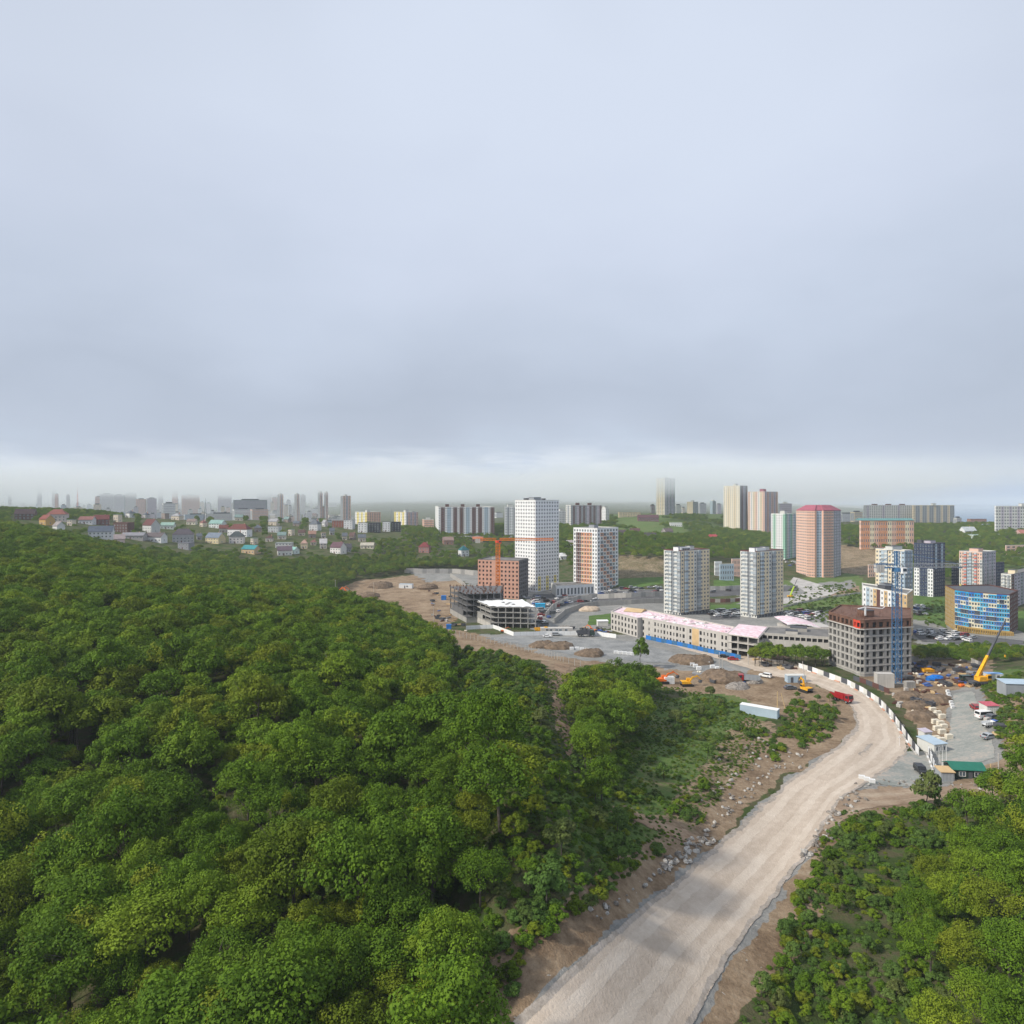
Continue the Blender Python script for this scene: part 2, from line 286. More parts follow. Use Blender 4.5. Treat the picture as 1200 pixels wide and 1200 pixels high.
ge = N(nt, 'ShaderNodeNewGeometry'); p = ge.outputs['Position']; va = N(nt, 'ShaderNodeVertexColor', layer_name='zone'); sv = N(nt, 'ShaderNodeSeparateColor'); nt.links.new(va.outputs[0], sv.inputs[0])
def ramp(nt, f, a, c):
    r = N(nt, 'ShaderNodeValToRGB'); nt.links.new(f, r.inputs[0]); e = r.color_ramp.elements
    while len(e) < len(a): e.new(.5)
    for el, x, y in zip(e, a, c): el.position = x; el.color = (*y, 1)
    return r.outputs[0]
nA = noise(nt, p, .12, 6, .65); nB = noise(nt, p, .9, 5, .65); nC = noise(nt, p, .035, 4, .6)
base = ramp(nt, nA, (.3, .45, .55, .7), ((.035, .045, .014), (.05, .08, .02), (.10, .09, .05), (.06, .11, .026)))
mead = ramp(nt, math_(nt, 'MULTIPLY_ADD', nA, .5, math_(nt, 'MULTIPLY', nB, .5)), (.32, .45, .55, .68), ((.05, .085, .022), (.085, .15, .035), (.12, .16, .05), (.20, .15, .10)))
dirt = ramp(nt, math_(nt, 'MULTIPLY_ADD', nA, .6, math_(nt, 'MULTIPLY', nB, .4)), (.3, .43, .55, .68), ((.10, .066, .042), (.20, .14, .09), (.30, .222, .148), (.39, .315, .23)))
grav = ramp(nt, math_(nt, 'MULTIPLY_ADD', nA, .5, math_(nt, 'MULTIPLY', nB, .5)), (.3, .5, .7), ((.16, .155, .145), (.25, .25, .24), (.36, .34, .31)))
def mixn(f, a, c):
    m = N(nt, 'ShaderNodeMix', data_type='RGBA'); nt.links.new(f, m.inputs[0]); nt.links.new(a, m.inputs[6]); nt.links.new(c, m.inputs[7]); return m.outputs[2]
def sharp(f):
    r = N(nt, 'ShaderNodeMapRange'); r.inputs[1].default_value = .35; r.inputs[2].default_value = .65
    nt.links.new(math_(nt, 'ADD', f, math_(nt, 'MULTIPLY', math_(nt, 'SUBTRACT', nB, .5), 1.2)), r.inputs[0]); return r.outputs[0]
o = mixn(sharp(sv.outputs[2]), base, mead); o = mixn(sharp(sv.outputs[0]), o, dirt); o = mixn(sharp(sv.outputs[1]), o, grav)
# stray pale stones and bare patches on the slopes
st = math_(nt, 'GREATER_THAN', noise(nt, p, 1.1, 3, .7), .70); cs = N(nt, 'ShaderNodeRGB'); cs.outputs[0].default_value = (.42, .39, .35, 1)
st = math_(nt, 'MULTIPLY', st, math_(nt, 'MAXIMUM', sv.outputs[0], math_(nt, 'MULTIPLY', sv.outputs[1], .7))); o = mixn(st, o, cs.outputs[0])
nt.links.new(o, b.inputs['Base Color']); bn = N(nt, 'ShaderNodeBump'); bn.inputs['Distance'].default_value = .5; nt.links.new(noise(nt, p, 1.6, 5, .7), bn.inputs['Height']); nt.links.new(bn.outputs[0], b.inputs['Normal'])
me = np_mesh('ground', V, Q, [gm]); ca = me.color_attributes.new('zone', 'FLOAT_COLOR', 'POINT')
ca.data.foreach_set('color', np.stack([zd, zg, zm, np.ones_like(zd)], -1).astype(np.float32).ravel())
me.polygons.foreach_set('use_smooth', np.ones(len(Q), bool)); link('ground', me, kind='structure')
# ---- sheets draped on the ground
def sheet(name, polys, m, lift, y0, y1, wob=3., seed=3, label=None, sub=4, space='photo'):
    a = np.array([q for p in polys for q in p], float); lo, hi = a.min(0)-12, a.max(0)+12
    i0 = max(0, int((lo[0]-PX0)/(PX1-PX0)*(NC-1))-1); i1 = min(NC-1, int((hi[0]-PX0)/(PX1-PX0)*(NC-1))+2)
    j0 = max(0, int((math.log(y0)-L0)/(L1-L0)*(NR-1))-1); j1 = min(NR-1, int((math.log(y1)-L0)/(L1-L0)*(NR-1))+2)
    ca = np.linspace(i0, i1, (i1-i0)*sub+1); rb = np.linspace(j0, j1, (j1-j0)*sub+1); A_, B_ = np.meshgrid(ca, rb)
    px = PX0+A_/(NC-1)*(PX1-PX0); Y = np.exp(L0+B_/(NR-1)*(L1-L0)); X = (px-600)/F*Y; Z = H(X, Y)
    py = HY-Z/Y*F; s = np.clip(200/Y, .1, 1.6); u = px+(fbm(X/3+seed, Y/3, seed)-.5)*wob*2*s; v = py+(fbm(X/3, Y/3+seed, seed+4)-.5)*wob*s
    ins = np.zeros(X.shape, bool)
    for p in polys: ins |= inpoly(u, v, p)
    ins &= (Y >= y0) & (Y <= y1); nr, nc = X.shape; k = (np.arange(nr-1)[:, None]*nc+np.arange(nc-1)[None]); keep = ins[:-1, :-1] & ins[1:, 1:]
    k = k[keep]; Q = np.stack([k, k+1, k+nc+1, k+nc], 1); us, inv = np.unique(Q, return_inverse=True); V = np.stack([X, Y, Z+lift], -1).reshape(-1, 3)[us]
    return link(name, np_mesh(name, V, inv.reshape(-1, 4), [m]), kind='structure')
def groundmat(name, cols, pos=(.3, .5, .7), sc=(.15, 1.2), stretch=None, bump=.15):
    m = bpy.data.materials.new(name); m.use_nodes = True; nt = m.node_tree; b = nt.nodes['Principled BSDF']; b.inputs['Roughness'].default_value = .95; b.inputs['Specular IOR Level'].default_value = .12
    g = N(nt, 'ShaderNodeNewGeometry'); p = g.outputs['Position']; f = math_(nt, 'MULTIPLY_ADD', noise(nt, p, sc[0], 5, .6), .6, math_(nt, 'MULTIPLY', noise(nt, p, sc[1], 6, .7), .4))
    if stretch:
        mp = N(nt, 'ShaderNodeMapping'); mp.inputs['Rotation'].default_value = (0, 0, stretch); nt.links.new(p, mp.inputs[0])
        f = math_(nt, 'MULTIPLY_ADD', noise(nt, mp.outputs[0], .5, 4, .6, (1, .09, 1)), .45, math_(nt, 'MULTIPLY', f, .55))
    nt.links.new(ramp(nt, f, pos, cols), b.inputs['Base Color']); bn = N(nt, 'ShaderNodeBump'); bn.inputs['Distance'].default_value = bump; nt.links.new(noise(nt, p, 3, 4, .7), bn.inputs['Height']); nt.links.new(bn.outputs[0], b.inputs['Normal']); return m
m_road = groundmat('road_dust', ((.37, .30, .235), (.47, .39, .315), (.58, .495, .41)), (.30, .48, .66), sc=(.5, 2.2), stretch=radians(38))
m_lot = groundmat('crushed_gravel', ((.17, .175, .175), (.235, .24, .24), (.31, .31, .30)), (.38, .5, .62))
m_yard = groundmat('yard_gravel', ((.20, .215, .20), (.28, .29, .27), (.42, .36, .31)), (.36, .5, .64))
m_track = groundmat('rutted_earth', ((.16, .115, .075), (.28, .205, .145), (.40, .32, .24)), (.36, .5, .64), stretch=radians(80))
m_asph = groundmat('asphalt', ((.07, .07, .075), (.10, .10, .105), (.14, .14, .14)), (.36, .5, .64), bump=.03)
m_path = groundmat('trodden_clay', ((.15, .105, .07), (.27, .185, .12), (.36, .27, .19)), (.36, .5, .64))
m_pale = groundmat('pale_rubble', ((.30, .29, .28), (.42, .40, .38), (.55, .53, .50)), (.36, .5, .64))
sheet('road', [RL+RR[::-1]], m_road, .09, 60, 420)
def band(t0, t1): return [[(a[0]+(c[0]-a[0])*t0, a[1]+(c[1]-a[1])*t0) for a, c in zip(RL, RR)]+[(a[0]+(c[0]-a[0])*t1, a[1]+(c[1]-a[1])*t1) for a, c in zip(RL, RR)][::-1]]
m_rut = groundmat('packed_wheel_track', ((.42, .35, .28), (.53, .45, .37), (.62, .54, .455)), (.30, .48, .66), sc=(.4, 2.), stretch=radians(38)); m_wet = groundmat('damp_gravel', ((.26, .225, .19), (.34, .30, .26), (.42, .37, .33)), (.36, .5, .64), sc=(.5, 2))
sheet('wheel_track', [RL[:12]and band(.14, .30)[0]], m_rut, .10, 60, 300, wob=2.4, seed=23); sheet('wheel_track', [band(.52, .66)[0]], m_rut, .10, 60, 300, wob=2.4, seed=29); sheet('wheel_track', [band(.78, .88)[0]], m_rut, .10, 60, 230, wob=2.4, seed=37)
sheet('damp_verge', [band(-.03, .05)[0]], m_wet, .098, 60, 230, wob=4, seed=41); sheet('damp_verge', [band(.96, 1.01)[0]], m_wet, .098, 60, 210, wob=4, seed=43); sheet('damp_patch', [band(.37, .45)[0][4:-4]], m_wet, .112, 60, 190, wob=7, seed=47)
sheet('gravel_lot', [[(566,748),(600,745),(640,746),(700,748),(745,752),(800,768),(850,780),(870,790),(850,793),(790,778),(740,775),(700,770),(660,766),(620,757),(590,752)]], m_lot, .10, 235, 420)
sheet('yard_ground', [[(1000,890),(1042,882),(1085,880),(1114,888),(1112,918),(1050,922),(1000,917),(985,908)], [(1117,812),(1140,810),(1149,835),(1160,862),(1168,888),(1130,897),(1100,893),(1112,855)]], m_yard, .07, 150, 270)
sheet('dirt_track', [[(940,955),(1010,925),(1100,922),(1210,908),(1260,905),(1260,922),(1190,925),(1100,938),(1010,948),(950,985),(915,1010),(905,995)], [(1066,808),(1075,806),(1095,835),(1118,850),(1118,860),(1090,842)]], m_track, .06, 100, 270)
sheet('footpath', [[(648,776),(668,779),(660,800),(653,812),(656,826),(662,848),(672,880),(668,892),(660,870),(650,840),(646,812),(652,795)], [(708,942),(730,948),(770,962),(800,972),(828,985),(812,990),(780,978),(740,962),(710,950)]], m_path, .12, 90, 330, wob=4)
sheet('street', [[(690,694),(780,690),(800,694),(860,690),(935,686),(935,692),(860,698),(800,702),(720,702),(690,700)]], m_asph, .12, 420, 640, wob=1)
sheet('street', [[(930,676),(945,680),(985,692),(975,697),(935,706),(880,712),(880,708),(925,700),(945,695),(925,682)]], m_pale, .12, 430, 700, wob=1)
sheet('parking_lot', [[(1062,738),(1120,742),(1210,752),(1210,760),(1150,757),(1080,752)], [(625,696),(700,698),(720,694),(778,700),(778,706),(700,706),(640,712),(620,705)], [(832,716),(866,716),(868,726),(832,726)], [(918,716),(960,720),(950,728),(918,726)]], m_asph, .14, 330, 620, wob=1)
m_lawn = groundmat('lawn_grass', ((.05, .09, .022), (.075, .14, .03), (.11, .17, .045)), (.36, .5, .64))
sheet('lawn', [[(690,722),(716,719),(716,731),(688,733)], [(832,709),(868,708),(868,715),(832,716)], [(836,680),(868,678),(868,686),(836,688)], [(700,683),(722,678),(778,676),(778,684),(740,690)], [(1072,695),(1108,700),(1106,722),(1110,737),(1086,728),(1072,712)], [(1188,716),(1215,716),(1215,748),(1190,738)]], m_lawn, .16, 330, 640, wob=1.5)
# ---- water
wm = mat('sea_water', (.05, .13, .24), rough=.6, var=.1, scale=.002, spec=.2)
mb = MB(); mb.face([(-500, 1500, -112), (22000, 1500, -112), (22000, 30000, -112), (-500, 30000, -112)], wm); mb.build('sea', kind='structure')
# houses of the village: x0,x1, y base, y top, wall, roof, yaw, style, label   (columns/rows read off the photograph)
HS = [(14,38,609,596,(120,88,84),(74,50,58),20,'g','dark timber house with a maroon roof at the far left end of the village'),
(43,60,615,603,(222,168,80),(150,66,52),-25,'g','orange walled house with a red roof at the wood edge'),
(52,76,611,596,(205,190,185),(158,82,70),15,'h','large pinkish white house with a brick red hipped roof'),
(59,73,622,611,(225,225,225),(150,140,140),-30,'g','small white gabled house below the orange walled one'),
(90,108,614,605,(215,215,220),(150,90,85),10,'g','white low house with a faded red roof'),
(106,126,615,603,(140,84,80),(128,52,50),25,'g','dark red house with a red roof'),
(100,130,631,616,(220,224,228),(84,98,120),20,'g','white gabled house with a big slate blue roof'),
(131,153,624,612,(110,70,66),(120,66,62),-10,'f','flat roofed reddish brown house'),
(140,168,632,624,(170,165,165),(140,140,150),5,'g','long low house with a grey roof'),
(163,186,624,608,(206,206,206),(110,50,50),-32,'g','steep chalet with a dark red roof on a white base'),
(129,145,638,626,(222,190,184),(170,150,150),30,'g','pink walled cottage at the edge of the trees'),
(167,192,635,624,(232,232,232),(100,88,92),-8,'g','low white house with a dark roof'),
(186,203,620,612,(214,222,214),(140,180,165),10,'g','white bungalow with a pale green roof'),
(198,226,636,616,(178,176,184),(96,86,96),24,'h','grey three storey villa with a purplish roof'),
(207,224,644,636,(150,150,160),(110,112,124),-10,'f','grey flat annex in the trees under the villa'),
(218,229,615,608,(232,222,196),(140,120,110),0,'g','tiny cream cottage near the dark mast'),
(243,263,619,609,(226,232,230),(130,176,168),-12,'g','white house with a sea green roof'),
(254,267,624,615,(196,182,170),(128,62,54),20,'g','small house with a rust brown roof'),
(238,262,637,624,(228,206,150),(112,128,150),-20,'g','yellow gabled house with a steel blue roof'),
(264,294,629,613,(236,236,238),(122,56,50),-14,'h','large white two storey house with a long brown red roof'),
(266,285,637,622,(226,216,212),(66,80,82),10,'h','white house with a dark green grey roof'),
(281,303,649,639,(220,180,130),(40,150,160),-16,'g','cottage with a bright teal roof at the forest edge'),
(321,342,651,640,(232,226,222),(104,84,100),22,'g','white cottage with a purple brown roof'),
(338,350,649,641,(220,236,228),(128,190,176),-35,'g','small pale green gabled cottage'),
(321,342,643,636,(206,206,206),(150,160,160),5,'f','grey flat roofed house behind the purple roofed cottage'),
(351,360,643,632,(232,206,160),(196,150,130),10,'h','narrow cream house standing alone above the forest'),
(361,375,622,608,(206,206,210),(96,104,116),-14,'h','pale grey cube house with a dark roof'),
(373,383,643,631,(226,206,196),(200,196,200),14,'g','narrow pinkish white tall house'),
(385,405,649,635,(236,230,226),(108,70,84),-24,'g','white gabled house with a big maroon roof'),
(400,412,647,637,(150,150,160),(80,78,90),15,'g','dark grey roofed house right of the maroon roof'),
(421,438,643,636,(236,222,192),(190,180,160),4,'g','low cream bungalow alone in the trees'),
(490,504,648,635,(186,120,110),(146,44,48),-6,'h','small red roofed house, tallest colour spot in the forest'),
(536,550,652,639,(224,226,228),(22,110,120),28,'h','white cottage with a dark teal pyramid roof'),
(388,402,618,610,(170,84,60),(120,70,60),5,'f','flat brick red house on the ridge'),
(402,415,620,609,(210,212,216),(130,134,140),-10,'f','flat pale grey house on the ridge'),
(419,430,624,612,(236,236,236),(60,60,68),0,'f','white cube cottage in the modern row, its left end'),
(431,445,624,612,(58,62,72),(90,90,98),0,'f','black cube cottage in the modern row, its middle'),
(448,457,623,611,(226,228,232),(70,70,78),0,'f','white cube cottage right of the gap in the modern row'),
(458,469,623,611,(50,54,64),(70,70,78),0,'f','charcoal cube cottage at the right end of the modern row'),
(517,532,638,629,(186,130,110),(150,120,110),12,'g','pinkish brick cottage under the striped slab block'),
(313,328,624,617,(196,200,204),(150,150,155),-6,'f','low pale grey flat house left of the ridge trees'),
(553,566,635,629,(210,150,100),(200,110,70),0,'g','small house with an orange roof beside the tall white tower'),
(755,771,634,624,(40,42,48),(70,66,66),-10,'g','black house with a white gable front on the right slope'),
(827,846,634,626,(190,160,150),(196,50,62),8,'h','house with a bright red hipped roof'),
(722,737,629,621,(120,96,92),(84,66,70),14,'g','dark cottage at the left end of the right slope'),
(738,752,627,619,(130,90,88),(96,60,60),-12,'g','maroon roofed cottage on the right slope'),
(776,790,627,619,(150,140,138),(108,90,92),20,'g','grey brown cottage beside the black house'),
(747,773,611,603,(130,80,84),(110,66,76),0,'g','long maroon hall under the lone cream tower'),
(724,752,606,600,(222,196,150),(196,184,170),4,'f','long low yellowish building on the green hill'),
(785,800,617,613,(236,236,236),(210,210,212),0,'f','row of white garages on the green hill'),
(1128,1146,628,617,(232,236,238),(190,200,206),8,'g','white house beside the road through the right hand forest'),
(1140,1160,632,627,(206,226,214),(170,200,186),0,'f','long pale green shed among the trees at the right'),
(1137,1157,616,608,(176,120,104),(140,92,84),0,'f','reddish long building far right in front of the sea'),
(1153,1162,620,614,(214,214,216),(120,150,190),0,'g','small blue roofed house far right'),
(1195,1215,650,640,(214,160,150),(190,110,96),0,'g','pink roofed building at the right edge'),
(655,664,656,648,(236,236,236),(220,220,222),10,'g','tiny white house between the two white towers'),
(664,672,640,633,(226,222,220),(170,160,160),0,'g','pale cottage in the trees between the two white towers')]
rr = random.Random(50); k = 0
RC = [((150,90,84),'reddish'),((104,70,66),'dark brown'),((96,104,118),'slate'),((160,160,164),'light grey'),((120,150,146),'sea green'),((170,120,100),'rust coloured')]; WC = [(226,226,226),(212,200,186),(190,186,186),(226,206,180),(160,140,130)]
for _ in range(3000):
    if k >= 165: break
    x = rr.uniform(70, 420); y = rr.uniform(606, 640); w_ = rr.uniform(7, 13)
    if y < 604+max(0, (150-x))*.12 or any(x < a[1]+1 and x+w_ > a[0]-1 and y-8 < a[2] and y > a[3] for a in HS) or y > np.interp(x, [70, 130, 200, 300, 420], [614, 634, 640, 642, 642]): continue
    rc = rr.choice(RC); HS.append((x, x+w_, y, y-rr.uniform(6, 9), rr.choice(WC), rc[0], rr.uniform(-35, 35), rr.choice('gghf'), '%s roofed cottage in the loose village on the slope' % rc[1])); k += 1
def nohouse(px, py):
    r = np.ones(px.shape, bool)
    for a in HS: r &= ~((px > a[0]-2) & (px < a[1]+2) & (py > a[2]-3) & (py < a[2]+12))
    return r
# ---------------------------------------------------------------- trees
L_OAK = leaf_mat('oak_leaves', (.038, .086, .009), (.138, .238, .014), (.25, .285, .022))
L_BUSH = leaf_mat('bush_leaves', (.05, .10, .02), (.12, .21, .038), (.17, .19, .06))
L_DARK = leaf_mat('dark_leaves', (.03,.06,.02),(.06,.11,.03),(.08,.13,.035))
BARK = mat('bark', (.10, .085, .07), var=.3, scale=3)
def leaves(cent, nor, size, rng):
    n = len(cent); nor = nor/np.linalg.norm(nor, axis=1, keepdims=True); a = np.cross(nor, rng.normal(size=(n, 3))); a /= np.linalg.norm(a, axis=1, keepdims=True); b = np.cross(nor, a)
    s = (size*rng.uniform(.6, 1.25, n))[:, None]; t = s*rng.uniform(.55, .9, n)[:, None]
    V = np.stack([cent-a*s, cent-b*t+nor*s*.15, cent+a*s, cent+b*t+nor*s*.15], 1).reshape(-1, 3); return V
def crown_pts(rng, r, hgt, nl, per, size, lobe=(.22, .36), low=-.35):
    C = []; Nn = []
    for i in range(nl):
        while 1:
            d = rng.normal(size=3); d /= np.linalg.norm(d)
            if d[2] > low: break
        k = rng.uniform(.45, .82); c = d*np.array([r, r, hgt/2])*k; lr = r*rng.uniform(*lobe); c[2] += rng.uniform(-.08, .08)*hgt
        n = int(per*rng.uniform(.8, 1.2)*(lr/(r*.29))**2); e = rng.normal(size=(n, 3)); e /= np.linalg.norm(e, axis=1, keepdims=True); e = e[e[:, 2] > -.55]
        rad = lr*(rng.uniform(.55, 1.08, len(e))**.6)[:, None]; C.append(c+e*rad*np.array([1, 1, .72])); Nn.append(e*1.0+np.array([0, 0, .3])+rng.normal(size=e.shape)*.28)
    C = np.concatenate(C); Nn = np.concatenate(Nn); C[:, 2] += hgt/2
    return C, Nn
def crown_mesh(name, seed, r, hgt, nl, per, size, m, **k):
    rng = np.random.default_rng(seed); C, Nn = crown_pts(rng, r, hgt, nl, per, size, **k); V = leaves(C, Nn, np.full(len(C), size), rng)
    return np_mesh(name, V, np.arange(len(V)).reshape(-1, 4), [m])
def trunk_mesh(name, seed, ht, r, base):
    rr = random.Random(seed); mb = MB(); p = Vector((0, 0, -1)); tip = Vector((rr.uniform(-.4, .4), rr.uniform(-.4, .4), ht)); mid = Vector((rr.uniform(-.3, .3), rr.uniform(-.3, .3), ht*.5))
    mb.bar(p, mid, r*2, BARK, 7, r*1.4); mb.bar(mid, tip, r*1.4, BARK, 6, r*.5)
    for i in range(6):
        a = rr.uniform(0, 2*pi); s = mid.lerp(tip, rr.uniform(0, .8)); e = s+Vector((cos(a), sin(a), rr.uniform(.5, 1.1)))*rr.uniform(1.5, 3)*base; mb.bar(s, e, r*.6, BARK, 5, r*.15)
        a += rr.uniform(-.7, .7); mb.bar(e, e+Vector((cos(a), sin(a), .8))*base, r*.25, BARK, 4, r*.06)
    return mb.mesh(name)
OAK = [crown_mesh('crown', 100+i, R.uniform(4.2, 5.2), R.uniform(6.2, 7.6), 64, 150, .19, L_OAK, lobe=(.15, .27)) for i in range(6)]
OAKN = [crown_mesh('crown', 150+i, R.uniform(4.2, 5.2), R.uniform(6.2, 7.6), 64, 300, .135, L_OAK, lobe=(.15, .27)) for i in range(6)]
OTR = [trunk_mesh('trunk', 200+i, 7.2, .2, 1.) for i in range(3)]
SMALL = [crown_mesh('crown', 300+i, R.uniform(2.1, 2.6), R.uniform(3.4, 4.4), 26, 90, .19, L_OAK if i % 2 else L_BUSH) for i in range(4)]
STR = [trunk_mesh('trunk', 400+i, 3.2, .1, .5) for i in range(2)]
_cobj = []
def tree(x, y, s, i, label, group='oaks of the wood covering the hill', name='oak_tree', small=False, cat='tree', zoff=0, sz=1.):
    z = h(x, y)+zoff; t = empty(name, (x, y, z), R.uniform(0, 6.28), label=label, cat=cat, group=group); t.scale = (s, s, s*sz)
    C, T = (SMALL, STR) if small else (OAKN if y < 112 else OAK, OTR); c = link('crown', C[i % len(C)], t, (0, 0, 1. if small else 3.4)); link('trunk', T[i % len(T)], t); _cobj.append((i % len(C), small or y < 112, c)) if not (y < 112 and not small) else None; return t
def edge_of_wood(Y): return np.interp(Y, [40, 60, 90, 110, 130, 160, 200, 260, 300, 340, 400, 450, 520], [500, 560, 580, 575, 525, 520, 522, 526, 507, 478, 430, 335, 150])
def scatter(fn, s, y0, y1, px0=-80, px1=1280, jit=.42, seed=1):
    rng = np.random.default_rng(seed); out = []; y = y0; k = 0
    while y < y1:
        xa, xb = (px0-600)/F*y, (px1-600)/F*y; xs = np.arange(xa+(k % 2)*s/2, xb, s); X = xs+rng.uniform(-jit, jit, len(xs))*s; Y = y+rng.uniform(-jit, jit, len(xs))*s; k += 1; y += s*.88
        if not len(X): continue
        Z = H(X, Y); px = X/Y*F+600; py = HY-Z/Y*F; ok = fn(px, py, X, Y)
        out += list(zip(X[ok], Y[ok], px[ok], py[ok]))
    return out
wood = scatter(lambda px, py, X, Y: (px < edge_of_wood(Y)) & ((fbm(X/22, Y/22, 31) > .2) | (px > 480)), 5.9, 42, 520, -110, 620)
wood += [(x, y, px, py) for x, y, px, py in scatter(lambda px, py, X, Y: inpoly(px, py, [(676,822),(700,806),(765,812),(757,850),(735,895),(705,925),(680,915),(672,870)]), 6.2, 120, 250, 600, 780, seed=5)]
def vis_rank(t):
    x, y, px, py = t; return y if (-35 < px < 1235 and HY-(h(x, y)+10)/y*F < 1205) else 1e6+y
wood.sort(key=vis_rank)
def tree_label(px, Y, s, i):
    return ['rounded bright green oak of the hillside wood', 'broad mid green oak of the hillside wood', 'dark green oak of the hillside wood', 'yellow green oak of the hillside wood'][i % 4]
for k, (x, y, px, py) in enumerate(wood[:285]):
    s = R.choice([.7, .85, .95, 1.05, 1.3])*R.uniform(.93, 1.07)
    if px > 600: s *= .85
    tree(x, y, s, k, tree_label(px, y, s, k), sz=R.uniform(.8, 1.3))
# named single trees
def atb(px, Y): return (px-600)/F*Y, Y
x, y = atb(588, 92); tree(x, y, 1.5, 1, 'very large bright oak at the bottom edge of the wood, lit from the left', None, sz=.9)
x, y = atb(480, 84); tree(x, y, 1.25, 3, 'wide leaning oak beside the very large bright oak', None)
x, y = atb(705, 118); tree(x, y, .85, 2, 'yellowish oak standing alone right of the footpath', None)
p_ = at(751, 783); t = tree(p_.x, p_.y, 1.0, 1, 'lone slender tree rising above the gravel lot', None, name='slender_tree', small=True); t.scale = (1.55, 1.55, 2.4)
x, y = atb(1087, 142); t = tree(x, y, 1.5, 2, 'dark spiky tree at the foot of the green roofed hut', None, name='bushy_tree', small=True, zoff=-1.6); t.scale = (1.35, 1.35, 1.9)
for k, (px, Y, s) in enumerate([(1110,118,.62),(1135,124,.7),(1160,116,.72),(1185,126,.75),(1208,120,.8),(1215,150,.85),(1140,104,.7),(1175,100,.75),(1210,104,.8),(1100,100,.6),(1122,92,.65),(1160,88,.7),(1195,90,.75),(1235,135,.9),(1080,92,.55),(1090,84,.6),(1150,96,.7),(1195,104,.75),(1240,90,.8),(1240,110,.8),(1213,145,1.0),(1200,138,.8),(1165,132,.7),(1150,72,.6),(1200,66,.7),(1100,70,.6),(1130,80,.6),(1180,78,.65),(1215,76,.7)]):
    x, y = atb(px, Y); tree(x, y, s*1.25, k, 'bright tree of the lower right thicket', 'trees of the lower right thicket', name='thicket_tree')
for k in range(26):
    px = 884+(k % 13)*7+R.uniform(-2, 2); Y = 283+(k//13)*7+R.uniform(-2, 2); x, y = atb(px, Y); tree(x, y, R.uniform(.55, .75), k, 'green tree in the row beside the dirt road', 'row of trees beside the dirt road', name='roadside_tree', sz=1.15)
sp_ = scatter(lambda px, py, X, Y: inpoly(px, py, [(530,765),(600,775),(645,800),(640,860),(600,1000),(610,1100),(700,1150),(720,1050),(760,960),(830,900),(880,830),(840,812),(770,812),(745,850),(700,920),(640,920),(560,860),(520,800)]) & ~((px > 641) & (px < 676) & (py > 765) & (py < 905)), 9.5, 70, 290, 500, 900, seed=9)
for k, (x, y, px, py) in enumerate(sp_[:150]):
    tree(x, y, R.uniform(.55, 1.15), k, 'small young tree on the shrubby slope' if k % 2 else 'bushy sapling on the shrubby slope', 'young trees scattered over the shrubby slope', name='sapling', small=True, cat='young tree') if not (px > 740 and k % 4) else None
sp2 = scatter(lambda px, py, X, Y: inpoly(px, py, [(1000,962),(1090,950),(1100,1000),(1100,1220),(880,1220),(900,1100),(960,1020)]) | inpoly(px, py, [(925,815),(975,818),(985,845),(960,862),(930,845)]), 6, 70, 260, 860, 1120, seed=19)
for k, (x, y, px, py) in enumerate(sp2[:70]):
    tree(x, y, R.uniform(.35, .6) if px < 1085 else R.uniform(.6, .95), k, 'small shrub beside the dirt road bend', 'shrubs on the rough ground by the road', name='shrub', small=True, cat='shrub')
